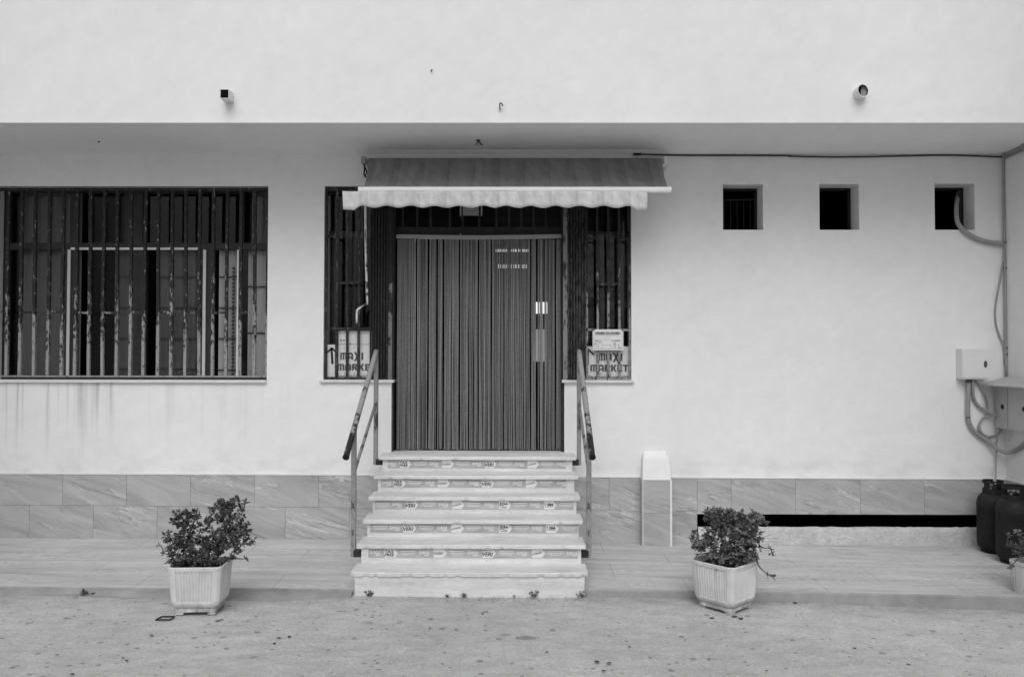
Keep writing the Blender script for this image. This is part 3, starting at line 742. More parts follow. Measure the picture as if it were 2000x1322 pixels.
# ------------------------------------------------------------------ stairs
SX0, SX1 = -1.415, .618
ST = thing('entrance_stairs', (-.4, -1.3, 0), 'worn pale stone entrance stairs with advertising strips on the risers', 'stairs')
D_ = [6.83, 7.11, 7.39, 7.67, 7.95, 8.23]; PYB = [1127, 1072, 1023.5, 978, 936, 898.5]
zbv = []
for dd, py in zip(D_, PYB): zbv.append(wz(py, -DW+dd, 920))
TT = .036
def tread(i):
    y0 = -DW+D_[i]; y1 = (-DW+D_[i+1]+.05) if i < 5 else .19; z0 = zbv[i]; z1 = z0+TT; rr = random.Random(i+3); n = 150; mb = MB()
    a, b = SX0-(0 if i else .0), SX1
    ch = [0]*(n+1)
    for c in range((14, 12, 7, 5, 4, 3)[i]):
        p = rr.randrange(n+1); wdt = rr.randrange(1, 3); dep = rr.uniform(.006, .018)
        for q in range(p-wdt, p+wdt+1):
            if 0 <= q <= n: ch[q] = max(ch[q], dep*(1-abs(q-p)/(wdt+1)))
    rowsn = 5
    for k in range(n+1):
        x = a+(b-a)*k/n; e = ch[k]; j = rr.uniform(0, .0012)
        inset = 0
        if i == 0:
            t = min(x-a, b-x); inset = max(0, .035-t)*.8
        mb.v += [Vector((x, y1, z1)), Vector((x, y0+.006+inset, z1)), Vector((x, y0+j+e*.25+inset, z1-.006)), Vector((x, y0+j+e*.6+inset, z0+.004+e*.5)), Vector((x, y0+.006+e+inset, z0)), Vector((x, y1, z0))]
    for k in range(n):
        for q in range(5): A = k*6+q; mb.f.append((A, A+1, A+7, A+6))
    mb.f.append((0, 5, 4, 3, 2, 1)); mb.f.append(tuple(n*6+q for q in (1, 2, 3, 4, 5, 0)))
    return mb.build('tread' if i < 5 else 'landing_slab', M_MARBLE, ST)
for i in range(6):
    if i == 5:                        # landing stays left/right inside the wall piers behind Y=0
        y0 = -DW+D_[5]
    tread(i)
    y0 = -DW+D_[i]; zlo = (zbv[i-1]+TT) if i else street(0)-.05
    mb = MB(); ya = y0+.036
    if i: mb.box(SX0+.035, SX1-.035, ya, ya+.03, zlo+.0005, zbv[i]-.0005)
    else: mb.box(SX0+.038, SX1-.03, y0+.016, ya+.05, zlo, zbv[i]-.0005)
    mb.build('riser', M_MARBLE, ST)
    # side cheek
    mb = MB(); yend = -.02
    for xx in (SX0+.036, SX1-.036-.02): mb.box(xx, xx+.02, ya+.031+(.02 if i == 0 else 0), yend, zlo+.001, zbv[i]-.001)
    mb.build('stair_side', MU, ST)
# sticker strips on the risers
def text_bm(s, size, bold=0., shear=0., width=None):
    cu = bpy.data.curves.new('t', 'FONT'); cu.body = s; cu.size = size; cu.offset = bold; cu.shear = shear; cu.align_x = 'CENTER'; cu.align_y = 'CENTER'; cu.resolution_u = 3
    ob = bpy.data.objects.new('t', cu); C.collection.objects.link(ob); bpy.context.view_layer.update()
    me = bpy.data.meshes.new_from_object(ob.evaluated_get(bpy.context.evaluated_depsgraph_get()))
    V = [v.co.copy() for v in me.vertices]; P = [tuple(p.vertices) for p in me.polygons]
    bpy.data.objects.remove(ob); bpy.data.curves.remove(cu); bpy.data.meshes.remove(me)
    x0, x1 = min(v.x for v in V), max(v.x for v in V); y0, y1 = min(v.y for v in V), max(v.y for v in V)
    k = (width/(x1-x0)) if width else 1
    V = [Vector(((v.x-(x0+x1)/2)*k, v.y-(y0+y1)/2, 0)) for v in V]; return V, P
def put_text(mb, s, cx, cz, y, size, bold=0, shear=0, width=None, rot=0):
    V, P = text_bm(s, size, bold, shear, width); n = len(mb.v); c_, s_ = math.cos(rot), math.sin(rot)
    for v in V: mb.v.append(Vector((cx+v.x*c_-v.y*s_, y, cz+v.x*s_+v.y*c_)))
    mb.f += [tuple(n+q for q in p) for p in P]
def flat(name, c, rough=.5, var=.05, scale=9):
    return simple(name, c, var, scale, rough, 0)
def worn_strip():
    m = N('printed_strip', .45, .3)
    m.col(m.rng(m.noise(1, m.co((3, 1, 18)), 5, .6), .35, .68, .34, .50)); return m.m
M_STRIP = worn_strip(); M_TAGW = flat('sticker_white', .72); M_INK = flat('sticker_ink', .045); M_FAINT = flat('sticker_pale_ink', .85); M_GINK = flat('sticker_grey_ink', .25)
def Srow(i, items):
    y = -DW+D_[i]+.036; Yt = y-.0035
    zc_ = lambda py: wz(py, y, 920)
    zt = zbv[i]-.004; zbm = zbv[i]-.088
    s0, s1 = (758, 1105) if i == 5 else (746, 1106) if i == 4 else (734, 1120) if i == 3 else (725, 1128) if i == 2 else (722, 1128)
    mb = MB(); mb.box(wx(s0, y), wx(s1, y), y-.002, y-.0002, zbm, zt); st = mb.build('advert_strip', M_STRIP, ST)
    cz = (zt+zbm)/2+.002
    def flush():
        for q, nm, mt in ((W, 'sticker', M_TAGW), (P, 'pale_lettering', M_FAINT), (I, 'lettering', M_INK), (Gk, 'lettering', M_GINK)):
            if q.v: q.build(nm, mt, st)
    W = MB(); I = MB(); P = MB(); Gk = MB()
    for kind, px in items+[('end', 0)]:
        flush(); W = MB(); I = MB(); P = MB(); Gk = MB()
        if kind == 'end': break
        x = wx(px, y)
        if kind == 'd':
            put_text(P, 'DIGI', x, cz+.004, Yt, .034, .0006, 0, .085); P.poly([(x-.0, Yt, cz-.022), (x+.045, Yt, cz-.022), (x+.045, Yt, cz-.016), (x-.0, Yt, cz-.016)]); continue
        if kind == 'l':
            for q, (wd, hh) in enumerate(((.13, .005), (.14, .004), (.10, .004))): P.poly([(x-wd/2, Yt, cz+.014-q*.014), (x+wd/2, Yt, cz+.014-q*.014), (x+wd/2, Yt, cz+.014-q*.014+hh), (x-wd/2, Yt, cz+.014-q*.014+hh)])
            continue
        wd, hh = .050, .039
        W.poly([(x-wd, Yt+.0008, cz-hh+.004), (x-wd+.006, Yt+.0008, cz-hh), (x+wd-.01, Yt+.0008, cz-hh), (x+wd+.02, Yt+.0008, cz), (x+wd-.01, Yt+.0008, cz+hh), (x-wd+.006, Yt+.0008, cz+hh), (x-wd, Yt+.0008, cz+hh-.004)])
        if kind == 'tax': put_text(I, 'TAX', x-.004, cz+.015, Yt-.0004, .042, .0012, .2, .084); put_text(I, 'FREE', x-.006, cz-.016, Yt-.0004, .034, .001, .2, .088)
        if kind == 'veri': put_text(I, 'VERI', x-.004, cz-.008, Yt-.0004, .048, .0014, .2, .096); put_text(I, 'MINUTI', x-.004, cz+.024, Yt-.0004, .016, .0005, .1, .08)
        if kind == '50': put_text(I, '50+', x-.006, cz+.009, Yt-.0004, .048, .0014, .2, .084); put_text(I, 'PAESI', x-.004, cz-.022, Yt-.0004, .018, .0005, 0, .06)
        if kind == 'sim': put_text(I, '1 SIM', x-.004, cz+.004, Yt-.0004, .030, .0014, 0, .078); I.poly([(x-.04, Yt-.0004, cz-.017), (x+.036, Yt-.0004, cz-.017), (x+.036, Yt-.0004, cz-.013), (x-.04, Yt-.0004, cz-.013)])
        if kind == 'r': put_text(Gk, 'ROAMING', x-.004, cz+.001, Yt-.0004, .020, .001, 0, .088); Gk.poly([(x-.046, Yt-.0004, cz-.014), (x+.03, Yt-.0004, cz-.014), (x+.03, Yt-.0004, cz-.010), (x-.046, Yt-.0004, cz-.010)])
        if kind == 's': put_text(Gk, 'INTERNET', x-.002, cz, Yt-.0004, .019, .001, 0, .09, .24)
Srow(5, [('d', 766), ('tax', 791), ('l', 822), ('d', 849), ('r', 874), ('l', 905), ('d', 932), ('veri', 957), ('l', 988), ('d', 1015), ('s', 1040), ('l', 1068), ('d', 1096)])
Srow(4, [('d', 756), ('tax', 780), ('l', 812), ('d', 841), ('r', 866), ('l', 898), ('d', 926), ('veri', 952), ('l', 983), ('d', 1011), ('s', 1037), ('l', 1066), ('d', 1097)])
Srow(3, [('l', 749), ('d', 777), ('veri', 804), ('l', 838), ('d', 867), ('s', 894), ('l', 926), ('d', 956), ('50', 985), ('l', 1016), ('d', 1045), ('sim', 1073), ('l', 1106)])
Srow(2, [('l', 744), ('d', 773), ('veri', 800), ('l', 834), ('d', 865), ('s', 893), ('l', 925), ('d', 956), ('50', 986), ('l', 1019), ('d', 1049), ('sim', 1077), ('l', 1112)])
Srow(1, [('d', 735), ('tax', 764), ('l', 799), ('d', 830), ('r', 859), ('l', 894), ('d', 925), ('veri', 954), ('l', 990), ('d', 1020), ('s', 1050), ('l', 1085), ('d', 1117)])

# ------------------------------------------------------------------ handrails
M_RAIL = rusty('handrail_worn_paint', .022, .30, -.06, 1.0, 1.6, 11)
M_POSTP = rusty('handrail_post_paint', .06, .27, -.10, None, None, 7)
M_CAPB = simple('dark_cap', .012, .2, rough=.5)
for s, X, lab in ((0, -1.462, 'worn metal handrail left of the entrance stairs'), (1, .657, 'worn metal handrail right of the entrance stairs')):
    lo = Vector((X, -DW+6.86, wz(893, -DW+6.86, 680 if s == 0 else 1156))); hi = Vector((X, -DW+8.32, wz(686, -DW+8.32, 733 if s == 0 else 1131)))
    HR = thing('handrail', (X, -DW+7.2, .25), lab, 'handrail', 'handrails of the entrance stairs')
    mb = MB(); pts = [lo+(hi-lo)*(i/14) for i in range(15)]; mb.tube(pts, .026, 16); r_ = mb.build('rail', M_RAIL, HR, True)
    dr = (hi-lo).normalized()
    mb = MB(); mb.tube([lo-dr*.004, lo+dr*.012], .029, 16); mb.build('end_cap', M_CAPB, HR)
    y1 = -DW+7.2; zt1 = lo.z+(hi.z-lo.z)*(7.2-6.86)/1.46; zb1_ = wz(1086, y1, 697)
    y2 = -DW+8.36; zt2 = hi.z-.05; zb2 = wz(906, y2, 737)
    hw = .022
    mb = MB(); mb.box(X-hw, X+hw, y1-.02, y1+.02, zb1_, zt1-.015); mb.build('post', M_POSTP, HR, bevel=.003)
    mb = MB(); mb.box(X-hw, X+hw, y2-.06, y2-.02, zb2, zt2); mb.build('post', M_POSTP, HR, bevel=.003)
    mb = MB(); A = Vector((X, y2-.04, wz(785, y2, 737))); Bq = Vector((X, y1, wz(925, y1, 700))); mb.tube([A, Bq], .015, 10); mb.build('middle_rail', M_POSTP, HR, True)
    sg = 1 if s == 0 else -1; xi = SX0+.034 if s == 0 else SX1-.034
    for yy, zz in ((y1, zb1_), (y2-.04, zb2)):
        mb = MB(); a, b = sorted((X+sg*hw*.2, xi)); mb.box(a, b, yy-.026, yy+.026, zz-.002, zz+.06); mb.build('bracket', M_IRON, HR)

# ------------------------------------------------------------------ awning
def canvas(name, c, bands=True, rough=.9):
    m = N(name, rough, .1); tc = m.co()
    sx = m.n('ShaderNodeSeparateXYZ'); m.l(tc, sx.inputs[0])
    w = m.mth('SINE', m.mth('MULTIPLY', sx.outputs[0], 2*math.pi/.262)); k = m.rng(w, .35, .75, 0, 1, True)
    w2 = m.mth('SINE', m.mth('ADD', m.mth('MULTIPLY', sx.outputs[0], 2*math.pi/.087), .8)); k2 = m.rng(w2, .5, .9, 0, 1, True)
    n = m.rng(m.noise(1, m.co((5, 1, 1.4)), 5, .6), .3, .7, .86, 1.1)
    n2 = m.rng(m.noise(1, m.co((16, 1, 9), rot=(0, .5, 0)), 5, .65), .35, .7, .88, 1.16); n = m.mth('MULTIPLY', n, n2)
    v = m.mth('MULTIPLY', n, m.mth('SUBTRACT', c, m.mth('ADD', m.mth('MULTIPLY', k, c*.14), m.mth('MULTIPLY', k2, c*.05))))
    m.col(v); m.bump(m.noise(1, m.co((9, 1, 2)), 4), .3, .01); return m.m
M_CANV = canvas('awning_canvas', .27); M_VAL = canvas('valance_canvas', .65)
YA0, YA1 = -.20, -.66
AW = thing('awning', (wx(1005, YA1), YA1, wz(370, YA1)), 'striped retractable awning half rolled in above the shop doorway', 'awning')
mb = MB(); nx, nz = 60, 12
P00, P01 = at(719, 309, YA0), at(1292, 309, YA0); P10, P11 = at(711, 368, YA1), at(1305, 368, YA1)
for j in range(nz+1):
    v = j/nz
    for i in range(nx+1):
        u = i/nx; a = P00.lerp(P10, v); b = P01.lerp(P11, v); p = a.lerp(b, u)
        p.z -= .035*math.sin(math.pi*v); p.y += .02*math.sin(math.pi*v)
        p.y += .006*math.sin(u*31+v*4)*v*(1-v)*3 + (.012*math.sin(u*60-v*16)*max(0, u-.78)/.22*math.sin(math.pi*min(1, v*1.05)))
        mb.v.append(p)
for j in range(nz):
    for i in range(nx): a = j*(nx+1)+i; mb.f.append((a, a+nx+1, a+nx+2, a+1))
mb.build('canopy', M_CANV, AW, True)
mb = MB(); a = at(722, 322, -.12); b = at(1288, 322, -.12); mb.tube([(a.x, -.12, a.z), (b.x, -.12, b.z)], .038, 14); mb.build('roller', simple('roller_grey', .07, .1), AW, True)
mb = MB(); a = at(700, 375.5, YA1-.02); b = at(1311, 375.5, YA1-.02); t0 = at(700, 366, YA1-.02).z
mb.box(a.x, b.x, YA1-.045, YA1+.01, a.z, t0); mb.box(a.x+.002, b.x-.002, YA1-.05, YA1-.045, a.z+.012, t0-.014); mb.build('front_bar', simple('bar_white', .88, .02, bump=0), AW, bevel=.004)
mb = MB(); Yv = YA1-.035; nv = 240; xa, xb = wx(669.5, Yv, 390), wx(1264.5, Yv, 390)
ztop = wz(373.5, Yv-.02, 960); per = 47.6/F*(DW+Yv)
for i in range(nv+1):
    u = i/nv; x = xa+(xb-xa)*u; ph = (x-wx(706.5, Yv, 400))/per*2*math.pi
    zb_ = wz(404.8, Yv, 960)+.011*math.cos(ph)
    e = min(x-xa, xb-x)
    if e < .16: zb_ = min(zb_, wz(410.5, Yv, 960)) if e < .10 else zb_*1 - .03*(1-(e-.10)/.06)
    yv = Yv-.02+.006*math.sin(x*7)+.004*math.sin(x*23+1)
    for k in range(5): t = k/4; mb.v.append(Vector((x+(.008*t if u < .5 else -.006*t), yv*1-.003*t*math.sin(x*17), ztop+(zb_-ztop)*t)))
for i in range(nv):
    for k in range(4): a = i*5+k; mb.f.append((a, a+1, a+6, a+5))
o = mb.build('valance', M_VAL, AW, True); s = o.modifiers.new('solid', 'SOLIDIFY'); s.thickness = .003
# brackets
for px in (711, 1299):
    p = at(px, 314, -.16); mb = MB(); mb.box(p.x-.022, p.x+.022, -.22, -.0005, p.z-.04, p.z+.035); mb.build('wall_bracket', M_WHITE if px > 1000 else M_ALU, AW, bevel=.004)
mb = MB(); p = at(1299, 330, -.03); mb.box(p.x-.008, p.x+.014, -.05, -.001, p.z-.02, p.z+.08); mb.build('end_plate', M_WHITE, AW)
mb = MB(); mb.tube(cr([at(711, 320, -.20), at(712, 332, -.23), at(711, 341, -.22), at(715, 347, -.22)]), .008, 8); mb.tube(cr([at(714, 328, -.23), at(716, 336, -.24), at(713.5, 343, -.23)]), .007, 8); mb.build('hinge_arm', M_CAPB, AW, True)
M_CRK = rusty('crank_paint', .05, .62, -.07, None, None, 14)
mb = MB(); Yk = -.10; mb.tube(cr([at(713.5, 395, Yk), at(714, 460, Yk), at(715, 520, Yk), at(717, 588, Yk), at(714.5, 594, Yk), at(699.5, 604, Yk), at(697, 612, Yk), at(697, 633, Yk)], 5), .0125, 10); mb.build('crank_rod', M_CRK, AW, True)
mb = MB(); mb.tube([at(697, 632, Yk), at(697, 641, Yk)], .014, 10); mb.build('crank_grip', M_CAPB, AW, True)

# ------------------------------------------------------------------ signs
def glyph(ch, x, z, w, h):
    """chunky rounded display letters as polygons in a unit box"""
    t = .30; out = []
    def arch(legs):
        n = 8; o = []
        pts = [(0, 0), (0, .68)]
        for i in range(1, n): a = math.pi-(math.pi/2)*i/n; pts.append((.32+.32*math.cos(a), .68+.32*math.sin(a)))
        pts.append((.32, 1)); pts.append((.72, 1))
        for i in range(1, n): a = math.pi/2*(1-i/n); pts.append((.72+.28*math.cos(a), .72+.28*math.sin(a)))
        pts += [(1, .68), (1, 0)]; return pts
    lw = {'m': .24, 'A': .30}
    def R_(a, b, c, d): return [(a, c), (b, c), (b, d), (a, d)]
    if ch == 'm':
        out = [R_(0, .25, 0, .72), R_(.375, .625, 0, .8), R_(.75, 1, 0, .72), [(0, .72), (.25, .72), (.25, .80), (.75, .80), (.75, .72), (1, .72), (.97, .88), (.88, .97), (.75, 1), (.25, 1), (.10, .96), (.02, .86)]]
    elif ch == 'A':
        out = [R_(0, .32, 0, .66), R_(.68, 1, 0, .66), R_(.32, .68, .22, .42), [(0, .66), (.32, .66), (.36, .76), (.64, .76), (.68, .66), (1, .66), (.95, .84), (.8, .97), (.62, 1), (.38, 1), (.2, .97), (.05, .84)]]
    elif ch == 'X':
        out = [[(0, 0), (.34, 0), (.60, .42), (1, 1), (.66, 1), (.42, .58)], [(.66, 0), (1, 0), (.60, .55), (.34, 1), (0, 1), (.42, .45)]]
        out = [[(a, b*1.25-.18) for a, b in p] for p in out]
    elif ch == 'I': out = [R_(.1, .9, 0, 1)]
    elif ch == 'R': out = [R_(0, .34, 0, 1), [(.34, .72), (.34, 1), (.7, 1), (.92, .9), (1, .7), (.9, .5), (.72, .42), (.34, .42), (.34, .62), (.6, .62), (.66, .7), (.6, .76)], [(.34, .42), (.66, 0), (1, 0), (.72, .46)]]
    elif ch == 'K': out = [R_(0, .34, 0, 1), [(.34, .42), (.66, 0), (1, 0), (.64, .52), (.98, 1), (.64, 1), (.34, .6)]]
    elif ch == 'E': out = [R_(0, .36, 0, 1), R_(.36, 1, 0, .24), R_(.36, .9, .40, .62), R_(.36, 1, .77, 1)]
    elif ch == 'T': out = [R_(.32, .68, 0, .76), R_(0, 1, .76, 1)]
    return [[(x+a*w, z+b*h) for a, b in p] for p in out]
def word(mb, s, px0, px1, pyt, pyb, y, widths=None):
    X0, X1 = wx(px0, y, pyt), wx(px1, y, pyt); zt, zb = wz(pyt, y, px0), wz(pyb, y, px0)
    ww = [dict(m=1.15, A=1.0, X=1.15, I=.42, R=.95, K=.95, E=.85, T=.85)[c] for c in s]; gap = .10; tot = sum(ww)+gap*(len(s)-1); k = (X1-X0)/tot; x = X0
    for c, w_ in zip(s, ww):
        for p in glyph(c, x, zb, w_*k, zt-zb): mb.poly([(a, y, b) for a, b in p])
        x += (w_+gap)*k
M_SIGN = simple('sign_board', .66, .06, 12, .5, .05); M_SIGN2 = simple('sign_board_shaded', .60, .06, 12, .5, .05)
M_SINK = simple('sign_ink_grey', .085, .15, 30, .6, 0); M_BINK = simple('sign_ink_black', .012, .1, bump=0)
YS = .085
sg1 = thing('market_sign', at(696, 735, YS), 'white MAXI MARKET sign behind the bars left of the doorway', 'sign')
mb = MB(); a, b = at(660.5, 736, YS), at(734, 645.5, YS); mb.box(a.x, b.x, YS, YS+.006, a.z, b.z); mb.build('board', M_SIGN, sg1)
mb = MB(); y = YS-.0025; word(mb, 'mAXI', 664.5, 710, 688.5, 702.5, y); word(mb, 'mARKET', 658.5, 735, 710.5, 723.5, y)
o = mb.build('lettering', M_SINK, sg1)
mb = MB()
for px, py, s_ in ((666, 665, .009), (671.5, 665, .008), (675, 665.5, .004), (668, 672, .005), (672, 672, .005), (676, 672, .004), (684, 671, .007), (672, 679, .005), (691, 679, .004), (673, 729, .005), (692.5, 728.5, .006)):
    p = at(px, py, y); mb.poly([(p.x-s_, y, p.z-s_*.8), (p.x+s_, y, p.z-s_*.8), (p.x+s_, y, p.z+s_*.8), (p.x-s_, y, p.z+s_*.8)])
p, q = at(661, 672.8, y), at(733, 672.3, y); mb.poly([(p.x, y, p.z), (q.x, y, p.z), (q.x, y, q.z), (p.x, y, q.z)])
for i in range(22):
    px = 661+i*3.2; p = at(px, 733.5+rnd.uniform(-.6, .6), y); mb.poly([(p.x-.006, y, p.z-.006), (p.x+.005, y, p.z-.006), (p.x+.005, y, p.z+.004), (p.x-.006, y, p.z+.004)])
mb.build('small_print', M_BINK, sg1)
# arrow sign
def stroke(mb, pts, hw, y):
    for (ax, ay), (bx, by) in zip(pts, pts[1:]):
        A, Bq = at(ax, ay, y), at(bx, by, y); dv = (Bq-A).normalized(); n = Vector((-dv.z, 0, dv.x))*hw
        mb.poly([A-n-dv*hw*.3, Bq-n+dv*hw*.3, Bq+n+dv*hw*.3, A+n-dv*hw*.3])
ar = thing('arrow_sign', at(647, 735, YS), 'white sign with a black arrow pointing up, left of the left market sign', 'sign')
mb = MB(); a, b = at(639, 736, YS-.004), at(655.5, 673, YS-.004); mb.box(a.x, b.x, YS-.004, YS+.002, a.z, b.z); mb.build('board', M_SIGN, ar)
mb = MB(); y = YS-.0065; stroke(mb, [(647.3, 679.5), (649.3, 710)], .012, y); stroke(mb, [(639.5, 688.5), (648, 679)], .009, y-.0003); stroke(mb, [(647.5, 679), (655, 686.5)], .009, y-.0006)
mb.build('arrow', M_BINK, ar)
# right market sign
sg2 = thing('market_sign', at(1188, 738, YS), 'white MAXI MARKET sign with an arrow behind the bars right of the doorway', 'sign')
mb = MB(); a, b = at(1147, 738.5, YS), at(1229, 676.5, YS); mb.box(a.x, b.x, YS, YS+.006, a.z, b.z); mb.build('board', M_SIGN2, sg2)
mb = MB(); y = YS-.0025; word(mb, 'mAXI', 1168.5, 1216, 690, 704.5, y); word(mb, 'mARKET', 1153, 1227, 712, 725.5, y); mb.build('lettering', M_SINK, sg2)
mb = MB(); stroke(mb, [(1149.3, 682), (1148.6, 712)], .007, y); stroke(mb, [(1148.5, 681.5), (1159.5, 692.5)], .009, y-.0003); mb.build('arrow', M_BINK, sg2)
mb = MB()
for i in range(26):
    p = at(1149+i*3.1, 736+rnd.uniform(-1, 1), y); mb.poly([(p.x-.007, y, p.z-.008), (p.x+.006, y, p.z-.008), (p.x+.006, y, p.z+.006), (p.x-.007, y, p.z+.006)])
for px in (1172, 1192.5): p = at(px, 731, y); mb.poly([(p.x-.006, y, p.z-.006), (p.x+.006, y, p.z-.006), (p.x+.006, y, p.z+.006), (p.x-.006, y, p.z+.006)])
mb.build('small_print', M_SINK, sg2)
# opening hours notice, in front of the bars
YN = .022
no = thing('hours_notice', at(1187, 684, YN), 'white ORARIO DI LAVORO notice fixed to the bars above the right market sign', 'notice')
mb = MB(); a, b = at(1157.5, 684, YN), at(1217.5, 646.5, YN); mb.box(a.x, b.x, YN, YN+.006, a.z, b.z); c_, e_ = at(1161, 646.5, YN), at(1214, 643.3, YN); mb.box(c_.x, e_.x, YN+.0005, YN+.0055, c_.z, e_.z); mb.build('board', M_WHITE, no)
mb = MB(); y = YN-.0025; p = at(1187, 650.6, y); put_text(mb, 'ORARIO DI LAVORO', p.x, p.z, y, .036, .0016, 0, at(1211.5, 650, y).x-at(1162.5, 650, y).x); mb.build('lettering', M_BINK, no)
mb = MB()
def hl(px0, px1, py, th=.0016): A, Bq = at(px0, py, y), at(px1, py, y); mb.poly([(A.x, y, A.z-th), (Bq.x, y, A.z-th), (Bq.x, y, A.z+th), (A.x, y, A.z+th)])
def vl(px, py0, py1, th=.0014): A, Bq = at(px, py0, y), at(px, py1, y); mb.poly([(A.x-th, y, Bq.z), (A.x+th, y, Bq.z), (A.x+th, y, A.z), (A.x-th, y, A.z)])
hl(1160, 1215, 680.6); hl(1176.5, 1194, 674); hl(1160, 1168, 675.3); hl(1178, 1192, 659.6, .001); hl(1160, 1215, 663.5, .001)
vl(1168.5, 666, 680.6); vl(1176, 666, 680.6); vl(1192.5, 674, 680); vl(1202, 668, 680); vl(1215, 648, 681); vl(1159.6, 648, 681, .001)
for px0, px1, py in ((1162, 1168, 665.8), (1170.5, 1173.5, 666), (1170.8, 1173, 669.5), (1194, 1196.5, 665.8), (1198.5, 1211, 665.6), (1160.5, 1165, 671), (1198, 1202.5, 671.3), (1198, 1202, 675.5), (1207, 1209, 674), (1208, 1212, 678.5)): hl(px0, px1, py, .006)
for i in range(11): hl(1162+i*4.4, 1164.6+i*4.4, 654.8+.2*(i % 2), .004)
mb.build('small_print', flat('notice_grey_ink', .30), no)

# ------------------------------------------------------------------ fascia fittings
sp = thing('drain_spout', at(438, 184, FY), 'square dark-mouthed drain spout on the upper wall at left', 'drain spout')
Yf = FY-.13; a, b = at(429.5, 192.5, Yf), at(447, 174.5, Yf); tk = .004
mb = MB()
mb.box(a.x, b.x, Yf, FY, a.z, a.z+tk); mb.box(a.x, b.x, Yf, FY, b.z-tk, b.z); mb.box(a.x, a.x+tk, Yf+.0005, FY, a.z+tk, b.z-tk); mb.box(b.x-tk, b.x, Yf+.0005, FY, a.z+tk, b.z-tk)
mb.build('spout', M_WHITE, sp); mb = MB(); mb.box(a.x+tk, b.x-tk, Yf+.006, FY-.001, a.z+tk, b.z-tk); mb.build('dark_mouth', M_BLACK, sp)
pp = thing('drain_pipe', at(1685, 178, FY), 'round white drain pipe stub on the upper wall at right', 'drain pipe')
Yf = FY-.085; c0 = at(1686, 177, Yf); ax = Vector((0.0, 1, .0)); r0 = .060
mb = MB(); n = 28
def ring(r, inner):
    for k in range(n):
        t = 2*math.pi*k/n; dx, dz = math.cos(t)*r, math.sin(t)*r; mb.v.append(Vector((c0.x+dx, Yf+.022*(dx/r0), c0.z+dz)))
ring(r0, 0); ring(r0-.006, 1)
for k in range(n): t = 2*math.pi*k/n; mb.v.append(Vector((c0.x+math.cos(t)*r0, FY, c0.z+math.sin(t)*r0)))
for k in range(n): t = 2*math.pi*k/n; mb.v.append(Vector((c0.x+math.cos(t)*(r0-.006), FY-.001, c0.z+math.sin(t)*(r0-.006))))
for k in range(n):
    j = (k+1) % n; mb.f += [(k, j, n+j, n+k), (k, 2*n+k, 2*n+j, j), (n+k, n+j, 3*n+j, 3*n+k)]
PIPE = mb.build('pipe', M_WHITE, pp, False); PIPE.data.materials.append(simple('shaded_pipe_inside', .22, .4, 20, bump=0))  # inside painted grey, standing for the shade in the pipe
for q, p_ in enumerate(PIPE.data.polygons): p_.material_index = 1 if q % 3 == 2 else 0
mb = MB(); mb.v = [Vector((c0.x+math.cos(2*math.pi*k/n)*(r0-.007), FY-.040, c0.z+math.sin(2*math.pi*k/n)*(r0-.007))) for k in range(n)]; mb.f = [tuple(range(n))]; mb.build('inner_tone_disc', simple('pipe_inner_tone', .30, .2, bump=0), pp)  # flat grey disc painted as the lit inner wall
mb = MB(); m_ = 14; q = r0-.008
out_ = [(q*math.cos(math.pi/2+math.pi*k/m_), q*math.sin(math.pi/2+math.pi*k/m_)) for k in range(m_+1)]; inn = [(.25*q+q*.55*math.cos(3*math.pi/2-math.pi*k/m_)*-0-q*.35*math.sin(math.pi*k/m_), q*math.sin(-math.pi/2+math.pi*k/m_)) for k in range(m_+1)]
for k in range(m_):
    A, B2 = out_[k], out_[k+1]; C2, D2 = inn[m_-k-1], inn[m_-k]; mb.poly([(c0.x+A[0], FY-.044, c0.z+A[1]), (c0.x+B2[0], FY-.044, c0.z+B2[1]), (c0.x+C2[0], FY-.044, c0.z+C2[1]), (c0.x+D2[0], FY-.044, c0.z+D2[1])])
mb.build('painted_dark_depth', M_BLACK, pp)  # black crescent painted for the dark depth of the pipe
M_WIRE = simple('rusty_wire', .03, .3)
def wire(name, pts, r, lab, cat, group=None, m=None, n=6, parent=None):
    mb = MB(); mb.tube(cr(pts, 6), r, n); o = mb.build(name, m or M_WIRE, parent, True)
    if parent is None:
        tag(o, lab, cat, group); p = Vector(pts[0]); 
        for v in o.data.vertices: v.co -= p
        o.location = p
    return o
wire('wire_hook', [at(976.5, 214, FY), at(976.5, 212, FY-.03), at(976, 204, FY-.05), at(979, 202, FY-.05), at(982.5, 208, FY-.04)], .006, 'bent rusty wire hook on the upper wall above the doorway', 'hook')
wire('wire_stub', [at(842, 140, FY), at(843, 137, FY-.02), at(844.5, 137.5, FY-.03)], .005, 'tiny wire stub high on the upper wall left of centre', 'hook')
def atS(px, py):
    d = ray(px, py); return CP+d*((SZ-CP.z)/d.z)
p = atS(934, 274)
sh = thing('ceiling_wires', p, 'cluster of cut wires hanging from the soffit above the awning', 'wires')
for dx, q in ((-.03, 281), (.0, 283), (.03, 282), (.05, 286)):
    mb = MB(); mb.tube([p, p+Vector((dx*.5, 0, -.03)), p+Vector((dx, 0, -.055))], .004, 5); mb.build('wire', M_WIRE, sh)
mb = MB(); mb.lathe([(.0, -.002), (.025, -.002), (.025, 0)], p, 12); mb.build('wire_plate', M_WIRE, sh)
p = atS(193, 276); mb = MB(); mb.lathe([(.0, -.015), (.008, -.012), (.01, 0)], p, 8); o = mb.build('anchor_bolt', M_WIRE); tag(o, 'small dark anchor bolt in the soffit at far left', 'bolt')

